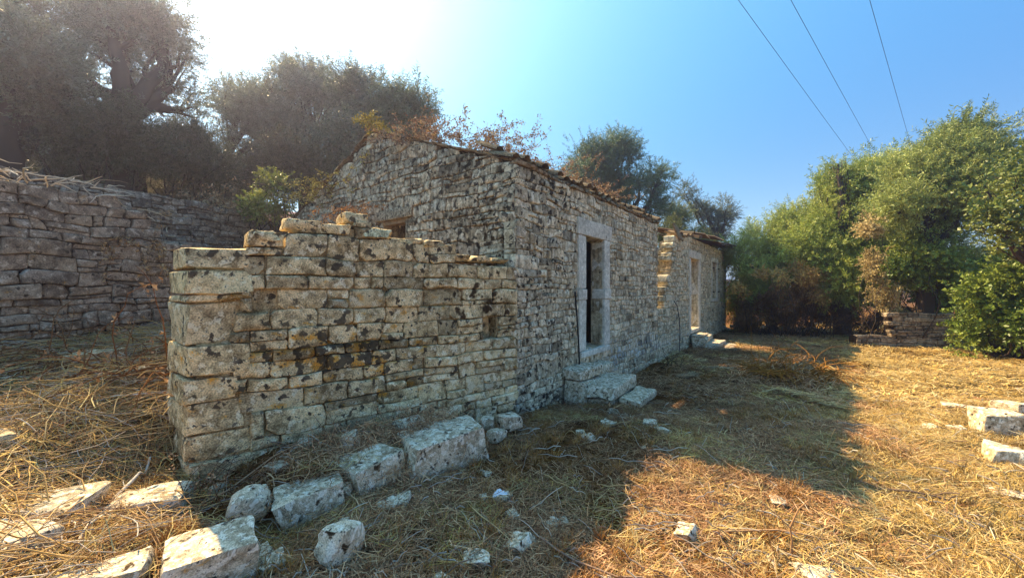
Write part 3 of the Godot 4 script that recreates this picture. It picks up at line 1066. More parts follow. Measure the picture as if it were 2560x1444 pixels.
	while tt < 6.25:
		for row in 2:
			if rng.randf() < (0.12 if row == 0 else 0.25): continue
			var cover := k % 2 == 0
			var tl := MB.new()
			barrel(tl, 0.46, rf(0.088, 0.10), 0.078, 0.016, not cover, tint(0.25))
			var ti := show_mesh(tl.commit(M.slab), "roof_tile", rf_, Vector3(tt, 3.375 + (0.04 if cover else 0.01) + row * 0.14 + rf(-0.015, 0.025), 0.03 - row * 0.36 + rf(-0.07, 0.06)))
			ti.basis = Basis(Vector3.UP, rf(-0.16, 0.16)) * Basis(Vector3.RIGHT, slope + rf(-0.10, 0.08)) * Basis(Vector3.BACK, rf(-0.2, 0.2))
		tt += rf(0.105, 0.135)
		k += 1
	# cornice of thin stones under the tiles
	var cx := 0.0
	while cx < 6.25:
		var w := rf(0.25, 0.5)
		var cb := MB.new()
		rock_into(cb, Transform3D.IDENTITY, Vector3(w - 0.01, 0.05, 0.3), 0.012, 0.02, 800 + int(cx * 10), 0.08, Vector2(0.3, 0.3), Vector2(cx, 0), tint(0.15))
		show_mesh(cb.commit(M.slab), "cornice_stone", rf_, Vector3(cx + w / 2, 3.35 + rf(-0.008, 0.008), -0.12 + rf(-0.02, 0.02)))
		cx += w

func barrel(mb: MB, ln: float, r0: float, r1: float, th: float, pan: bool, col: Color) -> void:
	var n := 6
	var f := mb.v.size()
	for e in 2:
		for lay_ in 2:
			for i in n + 1:
				var an := PI * i / n
				var r: float = (r1 if e else r0) - (th if lay_ else 0.0)
				var y := sin(an) * r * 0.8
				mb.add(Vector3(cos(an) * r, -y if pan else y, -ln * e + (0.012 * sin(i * 2.1))), Vector2(i * 0.1, e * 0.4 + lay_), col)
	var row := n + 1
	for i in n:
		mb.quad(f + i, f + i + 1, f + 2 * row + i + 1, f + 2 * row + i)
		mb.quad(f + row + i + 1, f + row + i, f + 3 * row + i, f + 3 * row + i + 1)
		mb.quad(f + i + 1, f + i, f + row + i, f + row + i + 1)
		mb.quad(f + 2 * row + i, f + 2 * row + i + 1, f + 3 * row + i + 1, f + 3 * row + i)

# ------------------------------------------------------------------ the far house
func far_top(a: float) -> float:
	var n := 0.12 * wob.get_noise_1d(a * 4.0)
	if a < 0.45: return 1.15 + n
	if a < 2.3: return 3.15 + n * 0.5
	return 3.42

func build_far_house() -> void:
	rng.seed = 300
	var at := C0 + U * 6.32
	var o := thing("ruined_house", "half fallen stone house beyond the farmhouse with a tin roof and grey shutter", "house", p3(at.x, 0, at.y))
	var f := Node3D.new()
	put(f, "front_wall", o)
	f.global_transform = frame(at, U)
	var door := Rect2(3.58, 0.22, 1.2, 2.43)
	var win := Rect2(7.25, 1.2, 1.05, 1.53)
	show_mesh(core_mesh(10.7, -0.9, func(a): return minf(far_top(a), 0.75 + maxf(0.0, a - 0.4) * 1.7) if a < 2.2 else far_top(a), [door, win], -0.5, -0.025, M.far, 0.0, 0.12, Vector2(10.8, 3.8), 0.85), "rubble_core", f)
	var fs := courses(10.7, -0.55, far_top, [Rect2(3.34, 0.22, 1.68, 2.68), Rect2(7.08, 1.05, 1.4, 1.85)], Vector2(0.10, 0.20), Vector2(0.18, 0.45), 0.5)
	var ragged := []
	for s in fs:
		var mid: float = (s[2] + s[3]) / 2
		var cut := 0.5 + 0.55 * (mid - 1.1) + 0.3 * wob.get_noise_1d(mid * 11.0) + rf(-0.18, 0.18)
		if mid > 1.1 and s[1] < cut + 0.1: continue
		if mid > 1.1 and s[0] < cut: s[0] = cut
		ragged.append(s)
	fs = ragged
	lay(f, fs, Vector2(10.8, 3.8), M.far, 0.3, Vector2(-0.012, 0.03), no_cap, 0.05, 300, 0.14)
	var pale := Color(1.0, 0.98, 0.95)
	ashlar(f, "door_jamb", Vector3(3.35, 0.2, -0.46), Vector3(3.58, 2.65, 0.035), 21, 0.015, pale)
	ashlar(f, "door_jamb", Vector3(4.78, 0.2, -0.46), Vector3(5.0, 1.35, 0.035), 22, 0.015, pale)
	ashlar(f, "door_jamb", Vector3(4.78, 1.355, -0.46), Vector3(5.0, 2.65, 0.035), 23, 0.015, pale)
	ashlar(f, "door_lintel", Vector3(3.3, 2.655, -0.46), Vector3(5.06, 2.92, 0.045), 24, 0.02, pale)
	ashlar(f, "door_sill", Vector3(3.4, 0.08, -0.46), Vector3(4.95, 0.215, 0.06), 25, 0.02, pale)
	ashlar(f, "window_jamb", Vector3(7.1, 1.2, -0.3), Vector3(7.25, 2.73, 0.03), 26, 0.012, pale)
	ashlar(f, "window_jamb", Vector3(8.3, 1.2, -0.3), Vector3(8.46, 2.73, 0.03), 27, 0.012, pale)
	ashlar(f, "window_lintel", Vector3(7.06, 2.735, -0.3), Vector3(8.5, 2.9, 0.04), 28, 0.012, pale)
	ashlar(f, "window_sill", Vector3(7.06, 1.07, -0.3), Vector3(8.5, 1.195, 0.05), 29, 0.012, pale)
	for k in 5:
		var w := 1.05 / 5
		ashlar(f, "shutter_board", Vector3(7.25 + k * w + 0.004, 1.2, -0.2), Vector3(7.25 + (k + 1) * w - 0.004, 2.73, -0.17), 31 + k, 0.006, Color(0.62, 0.66, 0.72))
	for b in [1.45, 2.45]:
		for a in [7.22, 8.36]:
			ashlar(f, "hinge", Vector3(a, b, 0.03), Vector3(a + 0.09, b + 0.05, 0.10), 41, 0.01, Color(0.12, 0.1, 0.09))
	# the party wall's broken stub, open to the sun from behind
	var p := Node3D.new()
	put(p, "party_wall", o)
	p.global_transform = frame(at + V * 0.15 + U * 0.05, U)
	for k in 46:
		var mb := MB.new()
		var yy := 0.9 + k * 0.052
		rock_into(mb, Transform3D(Basis(Vector3.UP, rf(-0.4, 0.4)), Vector3.ZERO), Vector3(rf(0.18, 0.4), rf(0.07, 0.15), rf(0.2, 0.4)), 0.03, 0.08, 500 + k, 0.15, Vector2(0.15, 0.25), Vector2(k * 0.37, k * 0.2), tint(0.15))
		show_mesh(mb.commit(M.far), "stone", p, Vector3(0.02 + rf(-0.12, 0.2), yy, -0.22 + rf(-0.16, 0.14)))
	var b := Node3D.new()
	put(b, "back_wall", o)
	b.global_transform = frame(at + V * 5.5 + U * 10.7, -U)
	show_mesh(core_mesh(10.7, -0.6, func(a): return 2.6 if a > 7.0 else 3.4, [], -0.5, 0.0, M.core), "rubble_core", b)
	var e := Node3D.new()
	put(e, "end_wall", o)
	e.global_transform = frame(at + U * 10.7, V)
	show_mesh(core_mesh(5.4, -0.6, func(a): return 3.42, [], -0.5, -0.03, M.core, 0.02), "rubble_core", e)
	var es := courses(5.4, -0.5, func(a): return 3.42, [], Vector2(0.16, 0.26), Vector2(0.3, 0.6), 0.3)
	var em := MB.new()
	for s in es:
		laid(em, s[0], s[1], s[2], s[3], 0.2, rf(-0.01, 0.03), Vector2(10.8, 3.8), tint(), no_cap, 0.03, Vector3.ZERO)
	show_mesh(em.commit(M.far), "end_stones", e).set_meta("kind", "stuff")
	# roof: corrugated sheets, a beam, fallen tiles
	var r := Node3D.new()
	put(r, "roof", o)
	r.global_transform = frame(at, U)
	var sheets := [[4.2, 0.0, 0.05], [5.6, 0.05, 0.2], [7.0, -0.02, 0.12], [8.4, 0.04, 0.25], [9.7, 0.0, 0.1]]
	for k in sheets.size():
		var s = sheets[k]
		var mb := MB.new()
		var n := 26
		for j in 2:
			for i in n + 1:
				mb.add(Vector3(1.6 * i / n - 0.8, 0.022 * sin(i * PI / 1.5), -2.6 * j), Vector2(i * 0.06, j), Color.WHITE)
		for i in n:
			mb.quad(i, i + n + 1, i + n + 2, i + 1)
		var sh := show_mesh(mb.commit(M.tin), "tin_sheet", r, Vector3(s[0] + 0.4, 3.47 + s[1] + 0.012 * k, 0.30 + s[2]))
		sh.basis = Basis(Vector3.UP, rf(-0.12, 0.12)) * Basis(Vector3.RIGHT, 0.22)
	var bm := MB.new()
	bm.box(Vector3(-0.07, -0.05, -1.6), Vector3(0.07, 0.05, 1.3))
	var bo := show_mesh(bm.commit(M.beam), "beam", r, Vector3(4.3, 3.72, -0.8))
	bo.basis = Basis(Vector3.UP, -0.5) * Basis(Vector3.RIGHT, 0.28)
	for k in 14:
		var tl := MB.new()
		barrel(tl, 0.44, 0.10, 0.085, 0.016, k % 3 == 0, tint(0.2))
		var ti := show_mesh(tl.commit(M.slab), "roof_tile", r, Vector3(1.95 + k * 0.12, 3.24 + 0.015 * k + rf(-0.05, 0.06), 0.1 + rf(-0.1, 0.05)))
		ti.basis = Basis(Vector3.UP, rf(-0.4, 0.4)) * Basis(Vector3.RIGHT, rf(-0.2, 0.4)) * Basis(Vector3.BACK, rf(-0.4, 0.4))
	for k in 3:
		var tl := MB.new()
		barrel(tl, 0.46, 0.11, 0.09, 0.016, false, tint(0.1))
		var ti := show_mesh(tl.commit(M.slab), "roof_tile", r, Vector3(1.78 + k * 0.17, 3.16 - 0.04 * k, 0.04))
		ti.basis = Basis(Vector3.UP, 0.4 - 0.3 * k) * Basis(Vector3.RIGHT, 1.25)

# ------------------------------------------------------------------ terraces
func build_terraces() -> void:
	rng.seed = 400
	var o := thing("terrace_wall", "brown dry stone terrace wall at the left with bleached brush over its top", "stone wall")
	o.transform = frame(Vector2(-6.1, 4.6) - TD * 2.2, TD)
	var top := func(a: float) -> float: return terrace_top(a - 2.2) + 0.05 * wob.get_noise_1d(a * 3.0)
	show_mesh(core_mesh(6.2, 0.2, top, [], -0.5, -0.05, M.core), "rubble_core", o)
	lay(o, courses(6.2, 0.5, top, [], Vector2(0.08, 0.22), Vector2(0.16, 0.46), 0.5), Vector2(4.0, 3.0), M.terrace, 0.25, Vector2(-0.03, 0.04), no_cap, 0.06, 300, 0.16)
	var o2 := thing("upper_terrace_wall", "rough upper terrace wall of small stones under the olive trees", "stone wall")
	o2.transform = frame(Vector2(-8, 6) - TD * 2.5, TD)
	var top2 := func(a: float) -> float: return 3.52 + 0.09 * wob.get_noise_1d(a * 2.2)
	show_mesh(core_mesh(6.9, 1.4, top2, [], -0.5, -0.05, M.core), "rubble_core", o2)
	lay(o2, courses(6.9, 1.5, top2, [], Vector2(0.10, 0.17), Vector2(0.14, 0.34), 0.5), Vector2(4.0, 3.0), M.terrace, 0.2, Vector2(-0.03, 0.04), no_cap, 0.06, 300, 0.2)
	# the fragment at the right edge of the clearing
	var o3 := thing("wall_fragment", "short broken rubble wall at the clearing's right edge before green bushes", "stone wall")
	o3.transform = frame(Vector2(11.7, 13.1), Vector2(0.94, -0.34), -0.35)
	var top3 := func(a: float) -> float: return 0.4 + 0.1 * wob.get_noise_1d(a * 4.0) if a < 0.95 else 1.12 + 0.05 * wob.get_noise_1d(a * 3.0)
	show_mesh(core_mesh(2.5, -0.4, top3, [], -0.5, -0.05, M.core), "rubble_core", o3)
	lay(o3, courses(2.5, -0.15, top3, [], Vector2(0.08, 0.15), Vector2(0.16, 0.42), 0.5), Vector2(4.0, 3.0), M.terrace, 0.25, Vector2(-0.02, 0.05), no_cap, 0.05, 300, 0.2)

func build_trees() -> void:
	rng.seed = 500
	tree("olive_tree", "tall olive with thick forked trunk on the upper terrace at left", -10.06, 10.0, 0.36, 2.75, [[-11.37, 9.09, 11.54, 1.37, 1.17], [-13.14, 9.47, 11.84, 1.17, 0.99], [-10.44, 8.29, 11.7, 1.03, 0.87], [-10.83, 9.67, 11.87, 0.92, 0.79], [-10.22, 7.03, 11.87, 0.77, 0.65], [-13.22, 7.99, 11.48, 1.01, 0.86], [-11.65, 9.76, 11.46, 0.95, 0.81]], 5200, Color(0.13, 0.17, 0.09), Color(0.40, 0.45, 0.31), "olive trees on the terraces")
	tree("olive_tree", "olive cut by the left edge of the picture", -11.86, 9.0, 0.28, 1.90, [[-12.09, 7.99, 9.25, 0.91, 0.77], [-11.23, 6.68, 8.8, 0.96, 0.81], [-12.16, 6.83, 8.75, 1.09, 0.93], [-11.32, 6.01, 9.33, 0.82, 0.7]], 4600, Color(0.13, 0.17, 0.09), Color(0.40, 0.45, 0.31), "olive trees on the terraces")
	tree("olive_tree", "olive with a thin dark trunk right of the gap in the crowns", -10.15, 13.5, 0.20, 2.20, [[-9.36, 8.26, 13.47, 1.12, 0.95], [-8.59, 8.63, 13.8, 1.07, 0.91], [-9.65, 7.0, 13.48, 0.87, 0.74], [-8.63, 7.06, 13.63, 1.13, 0.96]], 3700, Color(0.13, 0.17, 0.09), Color(0.40, 0.45, 0.31), "olive trees on the terraces")
	tree("olive_tree", "rounded olive standing behind the middle of the upper terrace wall", -7.67, 14.5, 0.24, 2.40, [[-7.75, 8.98, 14.65, 1.34, 1.14], [-6.94, 8.32, 14.87, 1.23, 1.05], [-7.99, 7.11, 14.52, 1.28, 1.09], [-8.85, 8.25, 14.71, 1.07, 0.91]], 4300, Color(0.13, 0.17, 0.09), Color(0.40, 0.45, 0.31), "olive trees on the terraces")
	tree("olive_tree", "olive just left of the gable peak", -5.46, 13.5, 0.22, 2.20, [[-5.37, 8.12, 13.63, 0.93, 0.79], [-5.57, 6.84, 13.1, 1.06, 0.9], [-4.97, 7.22, 13.68, 0.85, 0.72], [-6.33, 6.19, 13.56, 0.84, 0.72]], 3600, Color(0.13, 0.17, 0.09), Color(0.40, 0.45, 0.31), "olive trees on the terraces")
	tree("olive_tree", "small green olive top showing behind the gable peak", -3.83, 13.2, 0.15, 2.60, [[-4.01, 7.54, 13.10, 0.61, 0.52], [-3.31, 7.64, 13.02, 0.46, 0.39], [-3.61, 7.18, 13.39, 0.63, 0.53]], 3200, Color(0.13, 0.18, 0.08), Color(0.28, 0.34, 0.18), "olive trees on the terraces")
	tree("olive_tree", "dense dark olive rising behind the farmhouse eave", 5.66, 21.0, 0.30, 3.50, [[3.92, 8.02, 20.97, 1.35, 1.15], [5.41, 8.56, 21.27, 1.5, 1.28], [6.07, 9.33, 21.29, 0.93, 0.79], [7.04, 7.22, 21.22, 1.21, 1.03], [8.06, 7.56, 21.29, 0.84, 0.71], [7.59, 5.83, 20.91, 0.98, 0.83], [4.89, 6.71, 21.44, 1.78, 1.51]], 9000, Color(0.10, 0.16, 0.06), Color(0.23, 0.32, 0.14))
	tree("olive_tree", "thin open olive beyond the tin roofed house", 13.23, 25.0, 0.16, 5.00, [[11.27, 7.74, 24.97, 0.57, 0.48], [12.74, 6.9, 25.32, 0.89, 0.76], [13.79, 5.46, 25.31, 1.0, 0.85], [13.76, 6.67, 24.79, 0.62, 0.52], [12.08, 4.74, 24.78, 0.72, 0.61], [11.88, 7.33, 24.89, 0.46, 0.4]], 2600, Color(0.12, 0.15, 0.08), Color(0.26, 0.29, 0.17), "", Vector2(0.26, 0.46), Vector2.ZERO, "tree", "olive", 0.3, 0.25)
	tree("young_tree", "pale green sapling behind the gap between the two houses", 9.36, 22.0, 0.07, 2.50, [[9.25, 5.70, 22.30, 0.79, 0.67], [8.77, 4.61, 21.96, 0.82, 0.70], [10.31, 4.28, 22.09, 0.82, 0.70]], 2600, Color(0.15, 0.2, 0.06), Color(0.3, 0.34, 0.12))
	tree("olive_tree", "grey green bushy olive beside the end of the tin roofed house", 12.14, 18.0, 0.20, 1.60, [[11.01, 2.78, 17.84, 0.96, 0.82], [12.14, 4.01, 18.01, 1.23, 1.05], [13.45, 4.27, 17.88, 1.22, 1.04], [11.3, 1.3, 17.86, 1.07, 0.91], [13.05, 2.62, 18.11, 1.5, 1.28], [10.67, 1.3, 18.05, 0.67, 0.57], [10.94, 0.88, 18.18, 0.75, 0.64], [12.53, 2.21, 18.3, 1.14, 0.97], [10.64, 3.13, 17.99, 0.56, 0.48]], 11000, Color(0.260, 0.331, 0.060), Color(0.590, 0.638, 0.170))
	tree("olive_tree", "broad green olive at the middle of the clearing's far edge", 13.78, 16.0, 0.26, 2.00, [[13.57, 5.57, 16.35, 1.05, 0.89], [14.6, 5.69, 16.18, 1.21, 1.03], [13.33, 3.72, 16.48, 1.37, 1.16], [15.11, 4.04, 16.37, 1.26, 1.07], [14.47, 2.69, 16.41, 1.02, 0.87], [15.82, 6.19, 16.13, 0.94, 0.8], [13.42, 6.69, 15.87, 0.46, 0.39], [13.11, 2.78, 15.8, 0.98, 0.84], [14.57, 2.93, 15.61, 0.91, 0.77], [12.37, 2.97, 16.11, 0.84, 0.71], [13.22, 1.94, 14.82, 0.71, 0.60], [12.82, 1.55, 15.16, 0.63, 0.53], [13.93, 2.89, 15.18, 0.66, 0.56]], 14500, Color(0.236, 0.319, 0.051), Color(0.566, 0.616, 0.145))
	tree("olive_tree", "large leaning olive with long open limbs at right", 13.55, 13.0, 0.20, 3.60, [[14.81, 5.81, 13.34, 1.16, 0.99], [15.92, 6.3, 13.35, 0.91, 0.78], [14.0, 4.98, 13.37, 1.11, 0.94], [15.17, 4.9, 13.05, 0.95, 0.81], [16.48, 5.33, 13.13, 0.71, 0.6], [12.78, 4.18, 12.83, 0.69, 0.59], [15.95, 6.65, 13.03, 0.49, 0.41], [15.15, 3.26, 13.15, 0.68, 0.58]], 11000, Color(0.201, 0.262, 0.051), Color(0.496, 0.536, 0.153), "", Vector2(0.26, 0.46), Vector2(0.5, 0.0), "tree", "olive", 0.38, 0.2)
	tree("fig_tree", "open fig tree with broad sparse leaves at the right edge", 13.6, 9.5, 0.11, 2.20, [[12.17, 4.15, 9.38, 0.64, 0.55], [11.62, 3.20, 9.26, 0.63, 0.54], [12.87, 2.83, 9.69, 0.66, 0.56], [13.24, 4.85, 9.74, 0.61, 0.52], [11.56, 3.95, 9.36, 0.39, 0.33]], 1900, Color(0.12, 0.16, 0.03), Color(0.34, 0.36, 0.08), "", Vector2(0.22, 0.36), Vector2.ZERO, "tree", "broad", 0.2, 0.35)
	bush("evergreen_shrub", "dark evergreen shrub under the tall forked olive", "shrub", -10.46, 9.6, [[-12.08, 5.28, 9.79, 0.76, 0.65], [-10.59, 5.13, 9.54, 0.79, 0.67], [-9.23, 5.21, 9.37, 0.78, 0.66], [-11.11, 5.85, 9.48, 0.69, 0.59]], 5600, Color(0.06, 0.08, 0.035), Color(0.15, 0.17, 0.08), "olive", 14, 0.35, 0.25, Vector2(0.2, 0.36))
	bush("evergreen_shrub", "shrub in the gap between the left and middle olives", "shrub", -9.04, 10.5, [[-9.65, 5.37, 10.95, 0.68, 0.58], [-8.87, 5.5, 10.97, 0.57, 0.48], [-8.16, 4.93, 10.63, 0.44, 0.37]], 3600, Color(0.08, 0.09, 0.045), Color(0.2, 0.2, 0.1), "olive", 12, 0.35, 0.25, Vector2(0.2, 0.36))
	bush("evergreen_shrub", "shadowed shrub beneath the rounded olive left of the gable", "shrub", -5.98, 12.0, [[-6.80, 5.27, 11.70, 0.75, 0.64], [-6.05, 5.40, 12.14, 0.78, 0.66], [-7.91, 5.33, 11.92, 0.59, 0.50]], 4200, Color(0.06, 0.07, 0.035), Color(0.16, 0.16, 0.08), "olive", 12, 0.35, 0.25, Vector2(0.2, 0.36))
	bush("vine_shrub", "yellow green vine heap against the left foot of the gable", "shrub", -5.9, 9.5, [[-5.82, 4.17, 9.51, 0.24, 0.20], [-6.25, 3.59, 9.48, 0.31, 0.27], [-5.77, 3.49, 9.51, 0.22, 0.18]], 1300, Color(0.13, 0.16, 0.03), Color(0.42, 0.44, 0.09), "broad", 14, 0.30, 0.30, Vector2(0.12, 0.2))
	bush("green_bush", "tall leafy green bush behind the wall fragment at right", "bush", 16.0, 13.6, [[15.35, 1.70, 14.09, 0.91, 0.77], [16.52, 1.33, 14.22, 1.11, 0.94], [17.11, 2.07, 14.22, 0.88, 0.75], [17.75, 0.73, 14.38, 1.04, 0.89]], 4200, Color(0.08, 0.14, 0.02), Color(0.32, 0.38, 0.06), "broad", 16, 0.35, 0.25, Vector2(0.2, 0.36))
	bush("green_bush", "large leafy green bush filling the right edge", "bush", 13.8, 10.4, [[13.64, 1.40, 10.78, 0.89, 0.76], [13.54, 0.39, 10.83, 0.67, 0.57], [13.61, 0.45, 10.25, 0.85, 0.72], [14.15, 1.84, 10.57, 0.88, 0.75], [13.89, -0.11, 10.80, 0.54, 0.46], [12.92, -0.14, 10.64, 0.33, 0.28]], 5600, Color(0.07, 0.13, 0.02), Color(0.30, 0.36, 0.06), "broad", 24, 0.35, 0.25, Vector2(0.2, 0.34))
	bush("green_bush", "lower green bush between the dead ivy and the wall fragment", "bush", 13.4, 12.9, [[13.23, 2.03, 12.88, 0.56, 0.48], [13.73, 1.63, 12.85, 0.48, 0.41], [13.98, 2.42, 12.71, 0.61, 0.52], [13.69, 2.85, 13.06, 0.54, 0.46], [14.36, 2.02, 12.70, 0.47, 0.40]], 4600, Color(0.11, 0.17, 0.03), Color(0.36, 0.42, 0.08), "broad", 12, 0.35, 0.25, Vector2(0.18, 0.32))
	bush("dead_ivy", "tan dead ivy wrapped round a trunk behind the clearing", "ivy", 12.0, 13.2, [[12.11, 3.60, 13.11, 0.38, 0.49], [12.66, 2.73, 13.34, 0.36, 0.61], [12.56, 1.76, 13.09, 0.35, 0.60], [12.86, 0.94, 13.26, 0.33, 0.55]], 2300, Color(0.36, 0.27, 0.11), Color(0.64, 0.50, 0.23), "dry", 10, 0.3, 0.25, Vector2(0.13, 0.22))
	bush("dry_bramble_thicket", "dark brown dry bramble thicket at the far end of the clearing", "bramble", 12.49, 16.5, [[10.65, 0.59, 16.83, 1.01, 0.86], [11.72, 0.95, 16.37, 1.22, 1.04], [13.32, 1.04, 16.46, 1.28, 1.09], [14.91, 0.69, 16.52, 1.13, 0.96], [16.18, 0.43, 16.59, 0.77, 0.66], [10.18, 0.10, 16.09, 0.73, 0.43], [11.42, 0.06, 15.95, 0.83, 0.46], [13.19, 0.08, 16.31, 0.85, 0.47], [14.18, 0.12, 15.90, 0.82, 0.46], [15.82, 0.03, 16.22, 0.74, 0.47]], 13000, Color(0.11, 0.06, 0.025), Color(0.34, 0.20, 0.08), "dry", 160, 0.45, 0.25, Vector2(0.12, 0.24))
	bush("dry_bramble", "orange tan dry bramble crown on top of the brown thicket", "bramble", 11.26, 15.5, [[10.48, 2.12, 15.54, 0.55, 0.47], [11.60, 2.12, 15.54, 0.71, 0.60], [12.76, 1.96, 15.56, 0.65, 0.55], [9.25, 1.47, 15.64, 0.39, 0.33], [12.22, 1.63, 15.50, 0.80, 0.68]], 3600, Color(0.36, 0.20, 0.05), Color(0.72, 0.52, 0.18), "dry", 40, 0.40, 0.30, Vector2(0.12, 0.24))
	bush("hillside_shrub", "hazy shrubs on the hillside seen under the left olives", "shrub", -9.0, 15.5, [[-15.25, 6.38, 16.34, 1.02, 0.86], [-12.68, 6.19, 15.68, 0.98, 0.83], [-11.27, 6.27, 15.97, 0.99, 0.85], [-9.67, 6.39, 15.81, 0.90, 0.77], [-13.80, 7.62, 16.03, 0.83, 0.71]], 4200, Color(0.13, 0.14, 0.09), Color(0.30, 0.31, 0.22), "olive", 8, 0.35, 0.25, Vector2(0.24, 0.42))
	bush("hillside_shrub", "hazy dark shrubs at the left edge above the terrace walls", "shrub", -14.5, 13.0, [[-15.89, 5.79, 12.56, 0.91, 0.78], [-13.84, 5.53, 12.13, 0.88, 0.75], [-12.65, 5.46, 12.31, 0.77, 0.65]], 5000, Color(0.10, 0.12, 0.07), Color(0.26, 0.28, 0.18), "olive", 8, 0.35, 0.25, Vector2(0.24, 0.42))
	bush("dry_bramble", "tan dry bramble low against the far house corner", "bramble", 11.6, 18.2, [[10.78, 1.64, 18.40, 0.53, 0.45], [11.44, 2.22, 18.69, 0.54, 0.46], [11.00, 0.77, 18.61, 0.50, 0.43]], 2200, Color(0.42, 0.28, 0.09), Color(0.66, 0.50, 0.2), "dry", 24, 0.4, 0.3, Vector2(0.14, 0.26))
	bush("hedge", "dark green hedge closing the far right behind the trees", "hedge", 24.5, 21.0, [[18.67, 1.64, 21.17, 1.32, 1.12], [20.11, 1.86, 20.63, 1.28, 1.09], [22.46, 2.08, 21.02, 1.42, 1.20], [24.14, 2.29, 20.78, 1.51, 1.28], [25.96, 2.29, 20.68, 1.50, 1.28], [29.10, 2.32, 21.58, 1.57, 1.33]], 9000, Color(0.09, 0.13, 0.04), Color(0.24, 0.30, 0.10), "olive", 10, 0.35, 0.25, Vector2(0.3, 0.5))
	bush("hillside_shrub", "low brown green shrubs along the upper terrace wall's top", "shrub", -9.5, 12.5, [[-12.29, 4.90, 13.02, 0.54, 0.46], [-10.83, 4.73, 12.58, 0.57, 0.49], [-9.96, 4.83, 12.98, 0.59, 0.50], [-8.80, 4.82, 12.85, 0.53, 0.45]], 3600, Color(0.15, 0.14, 0.07), Color(0.36, 0.32, 0.17), "olive", 8, 0.35, 0.25, Vector2(0.2, 0.36))

func bush(called: String, label: String, cat: String, x: float, z: float, list: Array, count: int, ca: Color, cb: Color, key: String, stems: int, shell: float, clump: float, size: Vector2) -> void:
	var o := thing(called, label, cat, p3(x, H(x, z), z))
	var bl := near(list, o.position)
	var mb := MB.new()
	for k in stems:
		var b = bl[k % bl.size()]
		var c: Vector3 = b[0]
		var foot := Vector3(c.x * 0.75 + rf(-0.4, 0.4), 0.0, c.z * 0.75 + rf(-0.4, 0.4))
		foot.y = H(o.position.x + foot.x, -(o.position.z + foot.z)) - o.position.y - 0.05
		var d := Vector3(rng.randfn(), rng.randfn() + 0.3, rng.randfn()).normalized()
		var r: float = 0.025 if key != "dry" else 0.012
		tube(mb, bend(foot, c + d * b[1] * rf(0.7, 1.12), 6, 0.16), [r, r * 0.9, r * 0.8, r * 0.65, r * 0.5, r * 0.35, r * 0.15], 5)
	show_mesh(mb.commit(M.bark), "stems", o)
	foliage(o, bl, M[key + "_clumps"], count, size, ca, cb, "leaves", shell, clump)

